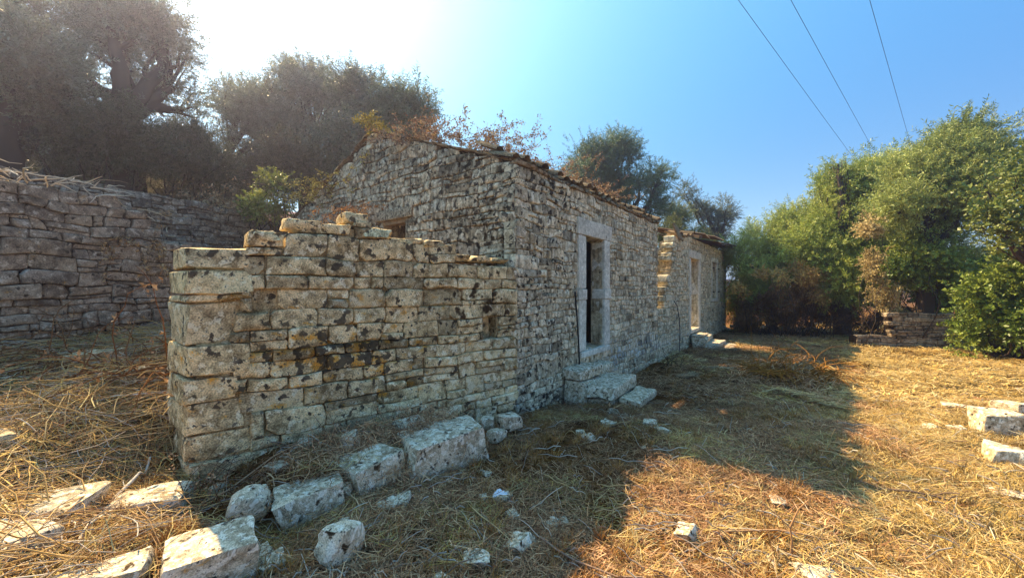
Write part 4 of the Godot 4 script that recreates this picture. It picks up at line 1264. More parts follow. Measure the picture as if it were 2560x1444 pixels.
func build_loose_stones() -> void:
	rng.seed = 600
	var m: Material = M.loose
	block("squared_block", "largest squared block at the right end of the kerb row before the low wall", -0.66, 3.63, -0.08, Vector3(0.72, 0.35, 0.42), 41, m, 0.018, 0.036, 1, 0.10, "", Vector2(0, 2))
	block("squared_block", "middle squared block of the kerb row, the shortest of the three", -1.15, 3.22, -0.07, Vector3(0.43, 0.29, 0.3), 52, m, 0.014, 0.04, 2, 0.12, "", Vector2(0, 3))
	block("squared_block", "left squared block of the kerb row with a mossy end", -1.50, 2.84, -0.09, Vector3(0.48, 0.26, 0.34), 47, m, 0.016, 0.045, 3, 0.14, "", Vector2(0, 3))
	block("corner_stone", "half sunlit squared stone at the bottom left beside the straw step", -1.66, 2.12, -0.08, Vector3(0.36, 0.31, 0.34), 38, m, 0.018, 0.04, 4, 0.13)
	block("step_slab", "long pale sunlit slab edging the straw step at bottom left", -2.16, 1.83, 0.03, Vector3(0.6, 0.18, 0.2), 28, m, 0.02, 0.05, 5, 0.12)
	block("round_stone", "rounded grey stone lying left of the mossy kerb block", -1.80, 2.62, 0.02, Vector3(0.24, 0.21, 0.2), 20, m, 0.08, 0.07, 6, 0.16)
	block("round_stone", "wedge shaped grey stone alone in front of the mossy kerb block", -1.10, 2.34, -0.05, Vector3(0.23, 0.24, 0.21), 65, m, 0.06, 0.07, 7, 0.22, "", Vector2(14, -18))
	block("small_stone", "pale stone standing on top of a mossy stone behind the kerb row", -1.40, 3.37, 0.19, Vector3(0.17, 0.16, 0.15), 20, m, 0.04, 0.06, 8, 0.15, "", Vector2(0, 12))
	block("small_stone", "mossy stone with black lichen under the pale standing stone", -1.36, 3.22, 0.08, Vector3(0.19, 0.14, 0.15), 50, m, 0.03, 0.05, 9, 0.12)
	block("small_stone", "grey stone leaning on the low wall behind the largest kerb block", -1.03, 3.86, 0.10, Vector3(0.28, 0.22, 0.18), 40, m, 0.05, 0.05, 10, 0.14, "", Vector2(10, 6))
	block("small_stone", "left of two stones at the wall foot behind the largest kerb block", -0.28, 4.44, -0.03, Vector3(0.19, 0.16, 0.17), 10, m, 0.06, 0.06, 11, 0.15)
	block("small_stone", "right of two stones at the wall foot behind the largest kerb block", -0.02, 4.42, -0.03, Vector3(0.27, 0.21, 0.2), 30, m, 0.05, 0.05, 12, 0.12)
	block("small_stone", "low flat topped stone in front of the pair at the wall foot", -0.17, 4.17, -0.04, Vector3(0.2, 0.13, 0.16), 60, m, 0.03, 0.05, 13, 0.14)
	block("ledge_stone", "flat straw covered stone step in the left foreground", -3.0, 2.42, 0.10, Vector3(0.5, 0.17, 0.36), 12, m, 0.03, 0.04, 14, 0.1)
	block("ledge_stone", "brown stone at the left picture edge below the straw bank", -2.72, 2.05, 0.06, Vector3(0.4, 0.24, 0.34), -8, m, 0.05, 0.05, 15, 0.12)
	block("ledge_stone", "thin stone wedged under the low wall's free end", -2.55, 2.72, 0.02, Vector3(0.42, 0.14, 0.3), 20, m, 0.03, 0.04, 16, 0.1)
	block("mossy_stone", "mossy round stone half buried in shade at left", -4.6, 3.55, 0.45, Vector3(0.55, 0.3, 0.4), 10, m, 0.12, 0.06, 17, 0.14, "", Vector2.ZERO, "stone", Color(0.42, 0.42, 0.22))
	var bank := [[-3.75, 2.7, 0.4, 0.16], [-3.9, 3.9, 0.45, 0.24], [-4.7, 4.3, 0.5, 0.22], [-3.2, 3.75, 0.3, 0.16]]
	var said := ["flat pale stone step half under straw on the bank", "grey stone in the shaded upper bank", "stone under brush below the terrace wall", "broken stone just behind the low wall's free end"]
	for k in bank.size():
		var q = bank[k]
		block("bank_stone", said[k], q[0], q[1], H(q[0], q[1]) - 0.06, Vector3(q[2], q[3], q[2] * 0.7), rf(0, 60), m, 0.03, 0.06, 200 + k, 0.14, "", Vector2(rf(-6, 6), rf(-6, 6)), "stone", tint(0.15) * Color(0.85, 0.78, 0.66))
	# stones at the right edge, in the sun
	block("squared_block", "sunlit squared block with a dark shaded side at the right edge", 5.50, 4.38, -0.09, Vector3(0.34, 0.30, 0.28), -24, m, 0.02, 0.05, 18, 0.12, "", Vector2(0, -2))
	block("squared_block", "nearest sunlit block at the right edge, dark below", 4.50, 3.52, -0.07, Vector3(0.30, 0.23, 0.24), -30, m, 0.025, 0.06, 19, 0.16, "", Vector2(0, -4))
	block("flat_slab", "long pale flat slab behind the sunlit blocks at right", 6.75, 5.6, -0.24, Vector3(0.7, 0.12, 0.22), -30, m, 0.02, 0.03, 20, 0.08, "", Vector2(0, -3))
	block("squared_block", "tilted pale stone at the right edge leaning against the squared block", 6.3, 4.62, -0.14, Vector3(0.36, 0.28, 0.3), 25, m, 0.03, 0.05, 21, 0.14, "", Vector2(16, 14))
	block("squared_block", "small pale stone at the right edge behind the tilted one", 6.95, 5.35, -0.22, Vector3(0.36, 0.26, 0.3), 10, m, 0.03, 0.05, 22, 0.14)
	block("flat_slab", "thin pale flake lying in straw near the bottom right", 3.86, 2.98, -0.02, Vector3(0.3, 0.06, 0.18), -30, m, 0.02, 0.04, 23, 0.14)
	# doorsteps of the near house
	var st := thing("door_steps", "worn broken stone steps below the framed farmhouse doorway", "steps")
	st.transform = frame(C0, U)
	var sl := [[1.22, 2.0, 0.02, 0.36, 0.13, 0.31], [2.0, 2.7, 0.0, 0.3, 0.06, 0.24], [1.3, 2.42, 0.36, 0.84, -0.10, 0.10], [1.42, 2.46, 0.86, 1.2, -0.21, -0.08], [1.24, 1.75, 0.04, 0.4, -0.3, 0.12], [1.78, 2.4, 0.02, 0.38, -0.3, 0.1], [1.35, 2.38, 0.42, 0.8, -0.4, -0.11]]
	for k in sl.size():
		var q = sl[k]
		var mb := MB.new()
		rock_into(mb, Transform3D(Basis(Vector3.UP, rf(-0.05, 0.05)), Vector3.ZERO), Vector3(q[1] - q[0], q[5] - q[4], q[3] - q[2]), 0.04, 0.028, 40 + k, 0.05, Vector2(0.6, 0.6), Vector2(k * 0.7, 0.3), tint(0.1))
		show_mesh(mb.commit(m), "step_slab", st, Vector3((q[0] + q[1]) / 2, (q[4] + q[5]) / 2, (q[2] + q[3]) / 2))
	var s2 := thing("door_steps", "small rubble steps below the far house door", "steps")
	s2.transform = frame(C0 + U * 6.32, U)
	var q2 := [[3.3, 4.9, 0.05, 0.5, -0.4, -0.02], [3.2, 4.6, 0.5, 0.95, -0.45, -0.16], [3.5, 4.9, 0.95, 1.3, -0.5, -0.28], [3.4, 4.2, 0.1, 0.45, -0.02, 0.08]]
	for k in q2.size():
		var q = q2[k]
		var mb := MB.new()
		rock_into(mb, Transform3D(Basis(Vector3.UP, rf(-0.08, 0.08)), Vector3.ZERO), Vector3(q[1] - q[0], q[5] - q[4], q[3] - q[2]), 0.05, 0.035, 50 + k, 0.07, Vector2(0.6, 0.6), Vector2(k * 0.7, 0.3), tint(0.1))
		show_mesh(mb.commit(m), "step_slab", s2, Vector3((q[0] + q[1]) / 2, (q[4] + q[5]) / 2, (q[2] + q[3]) / 2))
	# rubble fallen at the far house corner
	var fallen := ["largest fallen stone", "flat fallen slab", "tilted fallen block", "small fallen stone", "pale fallen stone", "dark fallen stone", "broken fallen slab", "upright fallen stone", "rounded fallen stone", "narrow fallen stone", "square fallen stone", "thin fallen slab", "half buried fallen stone", "outermost fallen stone"]
	for k in fallen.size():
		var t := rf(15.4, 18.2)
		var out := rf(0.15, 1.2) if k < 13 else 1.5
		var p := C0 + U * t - V * out
		var sz := Vector3(rf(0.24, 0.4), rf(0.14, 0.24), rf(0.2, 0.34))
		if k == 0: sz = Vector3(0.6, 0.32, 0.45)
		elif k in [1, 6, 11]: sz.y = 0.09
		elif k in [3, 12]: sz *= 0.6
		elif k == 7: sz = Vector3(0.2, 0.45, 0.2)
		elif k == 9: sz.z = 0.12
		var c := Color(1.2, 1.2, 1.18) if k == 4 else (Color(0.55, 0.52, 0.5) if k == 5 else Color.WHITE)
		block("fallen_stone", fallen[k] + " in the rubble heap at the far house's corner", p.x, p.y, H(p.x, p.y) - 0.05 + rf(0.0, 0.25) * (1.0 - out / 1.6), sz, rf(0, 180), m, 0.09 if k == 8 else 0.03, 0.05, 900 + k, 0.16, "stones fallen at the far house corner", Vector2(rf(-20, 20), rf(-20, 20)), "stone", c)
	# flat flakes and stones scattered along the foot of the front walls
	var proto := []
	for k in 4:
		var mb := MB.new()
		rock_into(mb, Transform3D.IDENTITY, Vector3(0.2, 0.07, 0.14), 0.02, 0.06, 950 + k, 0.25, Vector2(0.8, 0.8), Vector2(k, 0.3))
		proto.append(mb.commit(m))
	var n := 0
	while n < 56:
		var z := 1.9 * exp(rng.randf() * 1.75)
		var x := z * rf(-0.9, 1.35)
		var rel := Vector2(x, z) - C0
		if in_house(x, z) or x < bound(z) + 0.2 or (Vector2(x, z) - W0).dot(WN) < 0.1 and z < 5.3: continue
		var near_wall := absf(rel.dot(V)) < 1.8
		if not near_wall and rng.randf() < 0.55: continue
		var o := show_mesh(proto[n % 4], "stone_chip", null, p3(x, H(x, z) + 0.02, z))
		var sc := rf(0.3, 1.0)
		o.basis = Basis(Vector3.UP, rf(0, TAU)) * Basis(Vector3.RIGHT, rf(-0.25, 0.25)) * Basis.from_scale(Vector3(sc, sc, sc))
		var where := "in the open clearing"
		if rel.dot(U) > 6.0: where = "before the far house"
		elif rel.dot(U) > 2.6 and near_wall: where = "along the foot of the farmhouse's front wall"
		elif rel.dot(U) > -0.3 and near_wall: where = "by the farmhouse doorsteps"
		elif z < 3.0: where = "in the nearest cut grass"
		elif x < 0.6: where = "beside the kerb row"
		var big := "tiny" if sc < 0.5 else ("small" if sc < 0.8 else "broad")
		tag(o, "%s pale stone %s lying %s" % [big, ["flake", "chip", "splinter", "lump"][n % 4], where], "stone", "stone chips " + where)
		n += 1

func ground_stick(x: float, z: float, yaw: float, ln: float, r: float, lift: float, col: Color, called: String, label: String, group := "", cat := "stick") -> void:
	var d := Vector2(cos(yaw), sin(yaw)) * ln
	var pts := []
	var wx := rf(-0.06, 0.06) * ln
	for k in 7:
		var t := k / 6.0
		var q := Vector2(x, z) + d * (t - 0.5) + Vector2(-d.y, d.x) * wx / ln * sin(t * PI) * 2.0 + Vector2(rf(-0.01, 0.01), rf(-0.01, 0.01)) * ln
		pts.append(p3(q.x, H(q.x, q.y) + r + 0.02 + lift * t + 0.03 * sin(t * PI), q.y))
	stick(called, label, pts, r, r * 0.5, col, group, cat)

func build_brush() -> void:
	rng.seed = 700
	var grey := Color(0.42, 0.36, 0.29)
	var bleached := Color(0.62, 0.54, 0.42)
	var tan := Color(0.56, 0.38, 0.18)
	# long dry stems heaped over the bank at left: too many to count
	var vs := []
	for v in 3:
		var mb := MB.new()
		tube(mb, bend(Vector3(-0.5, 0, 0), Vector3(0.5, 0.02, 0), 6, 0.10), [0.006, 0.0065, 0.006, 0.0055, 0.005, 0.004, 0.002], 5, Color.WHITE, 0.1)
		vs.append(mb.commit(M.wood))
	for v in 3:
		var mb := MB.new()
		for k in 34:
			var ln := rf(0.2, 0.8)
			var an := rng.randfn() * 0.8
			var p := Vector3(rf(-0.5, 0.5), rf(0.0, 0.09), rf(-0.5, 0.5))
			var d := Vector3(cos(an), rng.randfn() * 0.16, sin(an)) * ln * 0.5
			var r := rf(0.0015, 0.0045)
			var c: Color = [tan, bleached, Color(0.40, 0.24, 0.11), grey, Color(0.66, 0.45, 0.20), Color(0.6, 0.38, 0.14)][rng.randi() % 6]
			tube(mb, bend(p - d, p + d, 5, 0.09), [r, r, r * 0.95, r * 0.85, r * 0.7, r * 0.4], 4, c)
		var hm := mb.commit(M.wood)
		var xf := []
		var cols := PackedColorArray()
		while xf.size() < 85:
			var z := rf(1.5, 6.2)
			var x := rf(-7.0, -1.8)
			if x > bound(z) - 0.45 or (Vector2(x, z) - Vector2(-6.1, 4.6)).dot(TL) > -0.3: continue
			xf.append(Transform3D(ground_basis(x, z) * Basis(Vector3.UP, rng.randfn() * 0.5 + 0.4), p3(x, H(x, z) + 0.01, z)))
			var g := rf(0.75, 1.1)
			cols.append(Color(g, g, g))
		tag(copies(hm, xf, cols, "dry_stems"), ["dry stems heaped over the bank at the left", "thin bent stems among the heap at the left", "broken twigs among the heap at the left"][v], "brush", "", "stuff")
	# twigs strewn over the shaded yard and the clearing
	var yx := []
	var yc := PackedColorArray()
	while yx.size() < 1300:
		var z := 1.5 * exp(rng.randf() * 1.6)
		var x := z * rf(-0.9, 1.5)
		if x < bound(z) + 0.15 or in_house(x, z): continue
		var rw := Vector2(x, z) - W0
		if rw.dot(WN) < 0.05 and rw.dot(WD) < 3.6: continue
		var s := rf(0.08, 0.4)
		yx.append(Transform3D((Basis(Vector3.UP, rf(0, TAU)) * Basis(Vector3.BACK, rng.randfn() * 0.12)).scaled(Vector3(s, 0.8, s)), p3(x, H(x, z) + rf(0.01, 0.05), z)))
		var c: Color = [tan, bleached, Color(0.26, 0.18, 0.12), grey][rng.randi() % 4]
		yc.append(c)
	tag(copies(vs[1], yx, yc, "strewn_twigs"), "short twigs strewn through the yard's cut grass", "twigs", "", "stuff")
	# notable single sticks
	ground_stick(-2.85, 2.85, 1.9, 0.62, 0.016, 0.05, bleached, "forked_stick", "thick bleached stick lying up the straw bank left of the low wall's end")
	ground_stick(-3.15, 2.35, 0.55, 0.9, 0.008, 0.12, tan, "long_stem", "long tan stem crossing the straw bank diagonally")
	ground_stick(-3.35, 3.55, 0.45, 1.3, 0.009, 0.16, Color(0.60, 0.55, 0.5), "long_stem", "long grey curved stem reaching from the bank to the low wall's end")
	ground_stick(-2.45, 2.25, 2.0, 0.42, 0.009, 0.08, bleached, "short_stick", "short pale stick beside the pale slab at bottom left")
	ground_stick(-3.3, 2.2, 2.3, 0.45, 0.012, 0.06, bleached, "short_stick", "crooked bleached stick at the left edge above the brown stone")
	ground_stick(-2.0, 2.95, 0.75, 0.9, 0.008, 0.10, Color(0.45, 0.28, 0.16), "long_stem", "brown stem leaning along the low wall's foot")
	ground_stick(-0.15, 2.75, -0.85, 0.55, 0.006, 0.02, tan, "long_stem", "straight straw coloured stem in front of the largest kerb block")
	ground_stick(0.55, 2.45, -0.5, 0.8, 0.008, 0.0, Color(0.3, 0.2, 0.14), "dark_stick", "dark stick in the shaded grass at the bottom middle")
	ground_stick(1.75, 2.55, -0.3, 0.75, 0.008, 0.02, Color(0.42, 0.26, 0.14), "dark_stick", "brown stick lying in the sunlit straw")
	ground_stick(7.9, 9.8, -0.35, 1.5, 0.022, 0.0, Color(0.16, 0.11, 0.08), "dark_stick", "dark pole on the shadow edge beyond the brush pile")
	ground_stick(3.1, 2.9, -0.45, 0.5, 0.010, 0.0, Color(0.2, 0.14, 0.1), "dark_stick", "short dark stick in the lower right straw")
	# a dry shoot standing in the sunlit straw
	var mb := MB.new()
	tube(mb, [Vector3(0, -0.03, 0), Vector3(0.01, 0.12, 0), Vector3(-0.01, 0.2, 0.01), Vector3(0.05, 0.31, 0.0), Vector3(0.1, 0.38, 0.02)], [0.008, 0.007, 0.006, 0.005, 0.003], 6, Color(0.38, 0.22, 0.11), 0.1)
	tube(mb, [Vector3(-0.01, 0.2, 0.01), Vector3(-0.1, 0.29, 0.03), Vector3(-0.2, 0.36, 0.0)], [0.004, 0.003, 0.002], 5, Color(0.42, 0.26, 0.14))
	var sh := show_mesh(mb.commit(M.wood), "dry_shoot", null, p3(1.72, H(1.72, 2.38), 2.38))
	tag(sh, "bare forked dry shoot standing in the sunlit straw", "shoot")
	# bleached branches over the top of the terrace wall
	var bo := thing("bleached_branches", "bleached dry branches draped over the fallen end of the terrace wall", "branches", p3(-5.85, 2.95, 5.4))
	for k in 60:
		var b := MB.new()
		var s := rf(-1.7, 0.9)
		var base := Vector3(TD.x * s, 0.0, -TD.y * s)
		base.y = terrace_top(0.8 + s) - 2.95 + rf(0.0, 0.14)
		var e := base + Vector3(rf(-0.3, 0.7), rf(-0.28, 0.22), rf(-0.6, 0.5)) * rf(0.4, 1.1)
		var r := rf(0.003, 0.011)
		tube(b, bend(base, e, 5, 0.12), [r, r * 0.95, r * 0.85, r * 0.7, r * 0.5, r * 0.25], 5, bleached.lerp(tan, rng.randf() * 0.6), 0.1)
		show_mesh(b.commit(M.wood), "branch", bo)
	bramble("dry_vine", "orange leaved dry vine hanging down the fallen end of the terrace wall", p3(-5.62, 2.35, 5.8), Vector2(0.4, 0.7), 0.0, 26, Vector2(0.5, 1.3), 16, Vector2(0.04, 0.08), Color(0.42, 0.24, 0.09), Color(0.6, 0.42, 0.2), Color(0.36, 0.25, 0.16), "", 0.15, "single", "vine", 1.6, 0.004)
	bramble("brush_heap", "dry brush heap shaded at the foot of the terrace wall", p3(-4.6, 0.78, 4.6), Vector2(2.8, 2.0), 0.0, 420, Vector2(0.5, 1.3), 3, Vector2(0.04, 0.09), Color(0.30, 0.18, 0.09), Color(0.45, 0.30, 0.16), Color(0.46, 0.32, 0.20), "", 0.55, "single", "brush", 1.3, 0.008)
	bramble("brush_heap", "tangled dry brush heap under the olives left of the gable", p3(-7.2, 3.6, 10.0), Vector2(1.6, 1.2), 0.0, 120, Vector2(0.5, 1.2), 10, Vector2(0.05, 0.12), Color(0.44, 0.27, 0.12), Color(0.62, 0.46, 0.26), Color(0.45, 0.33, 0.24), "", 0.5, "single", "brush", 0.9, 0.006)
	# brambles on the farmhouse roof
	var spots := [[0.75, 2.6, 14, "russet bramble near the gable's peak", 0.65], [0.6, 2.0, 34, "red leaved bramble halfway down the gable roof edge", 0.75], [0.7, 1.1, 30, "thin bramble above the farmhouse's front corner", 0.7], [1.8, 1.4, 34, "bramble above the framed doorway", 0.75], [3.1, 1.2, 34, "yellowing bramble near the middle of the eave", 0.9], [4.4, 1.0, 30, "tan bramble near the eave's far end", 0.8]]
	for q in spots:
		var pos: Vector2 = C0 + U * q[0] + V * q[1]
		bramble("roof_bramble", str(q[3]) + ", growing through the roof", p3(pos.x, 3.40 + q[1] * 0.36, pos.y), Vector2(1.3, 1.1), 0.9, int(q[2] * 1.7), Vector2(0.45, 1.2) * q[4], 20, Vector2(0.035, 0.075), Color(0.32, 0.16, 0.09), Color(0.54, 0.40, 0.20), Color(0.34, 0.24, 0.18), "", 0.8, "single", "bramble", 0.55, 0.0045)
	var gp := C0 + V * 3.3 - U * 0.05
	bramble("roof_vine", "yellow green vine leaves at the very top of the gable", p3(gp.x, 4.66, gp.y), Vector2(0.6, 0.3), 0.9, 20, Vector2(0.15, 0.35), 12, Vector2(0.05, 0.10), Color(0.28, 0.26, 0.04), Color(0.6, 0.46, 0.1), Color(0.3, 0.2, 0.12), "", 0.6, "single", "vine", 0.8, 0.004)
	var gl := C0 + V * 5.4 - U * 0.1
	bramble("gable_vine", "bare and yellowing vine along the gable's left slope", p3(gl.x, 3.75, gl.y), Vector2(2.9, 0.3), -0.65, 60, Vector2(0.3, 0.8), 9, Vector2(0.05, 0.10), Color(0.22, 0.2, 0.04), Color(0.5, 0.42, 0.12), Color(0.34, 0.25, 0.17), "", 0.5, "single", "vine", 1.0, 0.006)
	var gm := C0 + V * 3.9 - U * 0.12
	bramble("dead_vine", "dead orange leaved vine clinging above the small gable window", p3(gm.x, 3.2, gm.y), Vector2(1.5, 0.08), 2.49, 40, Vector2(0.4, 1.1), 12, Vector2(0.045, 0.085), Color(0.46, 0.2, 0.06), Color(0.62, 0.36, 0.13), Color(0.40, 0.30, 0.22), "", 0.1, "single", "vine", 1.3, 0.004)
	bramble("dry_tuft", "pale orange dry grass heap on the yard behind the low wall", p3(-3.6, 2.0, 6.9), Vector2(0.9, 0.7), 0.0, 120, Vector2(0.25, 0.6), 4, Vector2(0.04, 0.07), Color(0.6, 0.4, 0.2), Color(0.7, 0.52, 0.3), Color(0.58, 0.40, 0.22), "", 0.6, "single", "grass", 0.9, 0.004)
	# brush pile in the clearing, with a board on it
	var bx := 5.9
	var bz := 8.3
	bramble("brush_pile", "raked pile of dry brush in the middle of the clearing", p3(bx, H(bx, bz) - 0.12, bz), Vector2(1.5, 1.2), 0.0, 420, Vector2(0.35, 0.95), 0, Vector2(0.04, 0.07), tan, tan, Color(0.60, 0.42, 0.20), "", 0.4, "single", "brush pile", 1.0, 0.011)
	var bd := MB.new()
	rock_into(bd, Transform3D.IDENTITY, Vector3(0.55, 0.04, 0.24), 0.01, 0.01, 77, 0.1, Vector2(0.4, 0.4), Vector2(1.2, 0.4), Color(0.72, 0.62, 0.5))
	var bdo := show_mesh(bd.commit(M.slab), "board", null, p3(bx + 0.1, H(bx + 0.1, bz - 0.3) + 0.08, bz - 0.3))
	bdo.rotation = Vector3(0.5, 0.5, 0.15)
	tag(bdo, "weathered board lying on the brush pile", "board")
	# leafless shoots on the two low walls' foot
	bramble("dry_weed", "brown dry weed stems at the foot of the low wall's free end", p3(-2.05, 0.15, 2.85), Vector2(0.6, 0.5), 0.0, 24, Vector2(0.3, 0.7), 5, Vector2(0.02, 0.045), Color(0.34, 0.2, 0.1), Color(0.5, 0.33, 0.17), Color(0.32, 0.2, 0.13), "", 0.7, "single", "weed", 0.8, 0.003)
	bramble("dry_weed", "thin dry weeds between the low wall and the middle kerb block", p3(-1.05, 0.15, 3.72), Vector2(0.5, 0.3), 0.7, 22, Vector2(0.25, 0.55), 6, Vector2(0.02, 0.04), Color(0.34, 0.2, 0.1), Color(0.5, 0.33, 0.17), Color(0.36, 0.22, 0.13), "", 0.8, "single", "weed", 0.7, 0.003)
	bramble("dry_weed", "bare dark weed stems at the foot of the farmhouse's far corner", p3(4.05, -0.33, 9.55), Vector2(0.7, 0.5), 0.7, 20, Vector2(0.3, 0.7), 3, Vector2(0.03, 0.05), Color(0.2, 0.13, 0.07), Color(0.3, 0.2, 0.12), Color(0.16, 0.11, 0.08), "", 0.9, "single", "weed", 0.5, 0.005)
	bramble("grass_tuft", "golden dry grass tuft in a broken joint near the top of the low wall", p3(-2.35, 1.53, 3.22), Vector2(0.2, 0.1), -0.7, 36, Vector2(0.08, 0.2), 0, Vector2(0.03, 0.05), tan, tan, Color(0.66, 0.48, 0.22), "", 0.35, "single", "grass", 1.0, 0.0025)

func straw_patch(n: int, cols: Array, long: Vector2, wide: Vector2, spread: float, lift: float) -> ArrayMesh:
	var mb := MB.new()
	for k in n:
		var an := rng.randfn() * spread + (PI if rng.randf() < 0.5 else 0.0)
		var p := Vector3(rf(-0.5, 0.5), 0, rf(-0.5, 0.5))
		p.y = rf(-0.004, 0.03) + 0.02 * wob.get_noise_2d(p.x * 6.0, p.z * 6.0)
		var col: Color = cols[rng.randi() % cols.size()]
		var ln := rf(long.x, long.y)
		if rng.randf() < 0.3: ln *= 0.4
		blade(mb, p - Vector3(cos(an), 0, sin(an)) * ln * 0.5, Vector3(cos(an), 0, sin(an)), ln, rf(wide.x, wide.y), rng.randfn() * lift, col)
	return mb.commit(M.straw)

func ground_basis(x: float, z: float) -> Basis:
	var e := 0.12
	var n := Vector3(-(H(x + e, z) - H(x - e, z)) / (2 * e), 1.0, (H(x, z + e) - H(x, z - e)) / (2 * e)).normalized()
	var ax := (Vector3.RIGHT - n * n.x).normalized()
	return Basis(ax, n, ax.cross(n))

func build_straw() -> void:
	rng.seed = 800
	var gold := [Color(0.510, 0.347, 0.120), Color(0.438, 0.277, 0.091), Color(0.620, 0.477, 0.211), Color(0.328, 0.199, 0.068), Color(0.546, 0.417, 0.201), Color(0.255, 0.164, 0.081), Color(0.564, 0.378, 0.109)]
	var brown := [Color(0.33, 0.19, 0.095), Color(0.22, 0.125, 0.07), Color(0.46, 0.29, 0.15), Color(0.16, 0.09, 0.052), Color(0.38, 0.255, 0.15), Color(0.55, 0.40, 0.23)]  # litter tones, which also stand in for shade before the walls
	# [meshes, placements, colours] of: straw in the clearing, yard litter browned over the house's shadow, straw on the bank at left, far straw
	var sets := []
	for q in 4:
		var ms := []
		for v in 4:
			if q == 0: ms.append(straw_patch(520, gold, Vector2(0.08, 0.36), Vector2(0.0035, 0.0075), 1.0, 0.03))
			elif q == 1: ms.append(straw_patch(400, brown, Vector2(0.05, 0.27), Vector2(0.0035, 0.008), 1.6, 0.025))
			elif q == 2: ms.append(straw_patch(420, gold + brown.slice(0, 3), Vector2(0.12, 0.55), Vector2(0.005, 0.011), 0.9, 0.06))
			else: ms.append(straw_patch(420, gold, Vector2(0.08, 0.32), Vector2(0.006, 0.012), 0.8, 0.02))
		sets.append([ms, [[], [], [], []], [PackedColorArray(), PackedColorArray(), PackedColorArray(), PackedColorArray()]])
	var made := 0
	while made < 3300:
		var far := made >= 1900
		var z := sqrt(rf(1.2, 42.0)) if not far else sqrt(rf(36.0, 440.0))
		var x := z * rf(-1.75, 1.85)
		if in_house(x, z): continue
		var rw := Vector2(x, z) - W0
		var aw := rw.dot(WD)
		var dw := rw.dot(WN)
		if aw > -0.15 and aw < 3.7 and dw < 0.10 and dw > -0.75: continue
		if (Vector2(x, z) - Vector2(-6.1, 4.6)).dot(TL) > -0.15 and z < 14.0 and x < -3.0: continue
		if x < bound(z) and z > 9.0: continue
		var left := x < bound(z)
		var hd := -(Vector2(x, z) - C0).dot(V)
		var yard := (1.0 - smoothstep(3.2, 4.5, hd + 0.8 * wob.get_noise_2d(x, z))) if z > 4.5 else (1.0 - smoothstep(3.0, 4.2, dw + 0.6 * wob.get_noise_2d(x, z)))  # trodden strip by the walls, widened to cover the house's shadow
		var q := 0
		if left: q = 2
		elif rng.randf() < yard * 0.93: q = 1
		elif far: q = 3
		if q == 1 and rng.randf() < 0.3: continue
		var v := rng.randi() % 4
		var s := rf(0.55, 0.85) * (2.1 if far else 1.0)
		var yaw := rf(0, TAU) if q == 1 else rng.randfn() * 0.35 + (0.35 if not left else -0.4) + (PI if rng.randf() < 0.5 else 0.0)
		var big := wob.get_noise_2d(x * 0.45 + 31.0, z * 0.45)
		if big < -0.30 and rng.randf() < 0.8: continue
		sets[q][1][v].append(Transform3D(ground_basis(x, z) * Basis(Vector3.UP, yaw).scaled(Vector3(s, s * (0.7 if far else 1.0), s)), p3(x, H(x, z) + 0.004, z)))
		var g := rf(0.8, 1.12) * (1.0 + 0.35 * big)
		var pale := rf(0.0, 0.12) + maxf(0.0, wob.get_noise_2d(x * 0.7 - 9.0, z * 0.7)) * 0.25
		if q == 1: sets[q][2][v].append(Color(g * 1.07, g * 0.95, g * 0.88))  # extra brown painted into the litter where shade falls
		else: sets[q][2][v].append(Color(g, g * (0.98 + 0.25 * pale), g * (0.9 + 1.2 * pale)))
		made += 1
	var named := ["cut_straw", "shade_toned_litter", "bank_straw", "far_straw"]
	var said := ["cut golden straw strewn over the near clearing", "brown grass litter along the walls, with house shade put into its colour", "long dry grass over the stepped bank at left", "cut golden straw over the farther clearing"]
	for q in 4:
		for v in 4:
			if sets[q][1][v].size():
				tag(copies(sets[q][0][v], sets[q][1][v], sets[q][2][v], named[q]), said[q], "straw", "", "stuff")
	# standing tufts
	var tuft := MB.new()
	for k in 34:
		var an := rf(0, TAU)
		var d := Vector3(cos(an) * rf(0.1, 0.9), 1, sin(an) * rf(0.1, 0.9)).normalized()
		var c: Color = gold[rng.randi() % 7]
		blade(tuft, Vector3(rf(-0.2, 0.2), -0.02, rf(-0.2, 0.2)), d, rf(0.3, 1.0), rf(0.016, 0.03), 0.0, c)
	var stand: Mesh = tuft.commit(M.straw)
	var xf := []
	var co := PackedColorArray()
	while xf.size() < 2200:
		var z := 1.5 * exp(rng.randf() * 2.4)
		var x := z * rf(-1.6, 1.7)
		if in_house(x, z) or (x < bound(z) and z > 5.5): continue
		var rw := Vector2(x, z) - W0
		if rw.dot(WD) > -0.1 and rw.dot(WD) < 3.7 and rw.dot(WN) < 0.05 and rw.dot(WN) > -0.7: continue
		if wob.get_noise_2d(x * 0.9 + 5.0, z * 0.9) < -0.05: continue
		var s := rf(0.06, 0.17) * (0.85 + 0.04 * z)
		xf.append(Transform3D(Basis(Vector3.UP, rf(0, TAU)).scaled(Vector3(s * 1.3, s, s * 1.3)), p3(x, H(x, z), z)))
		var g := rf(0.7, 1.1)
		var dry := 1.0 - smoothstep(3.0, 4.2, minf(-(Vector2(x, z) - C0).dot(V), rw.dot(WN) if z < 4.5 else 99.0))  # stubble browned across the shadowed strip, shade put into its colour
		co.append(Color(g, g * (1.0 - 0.22 * dry), g * (1.0 - 0.3 * dry)))
	tag(copies(stand, xf, co, "grass_stubble"), "short standing tufts of dry grass stubble", "grass", "", "stuff")

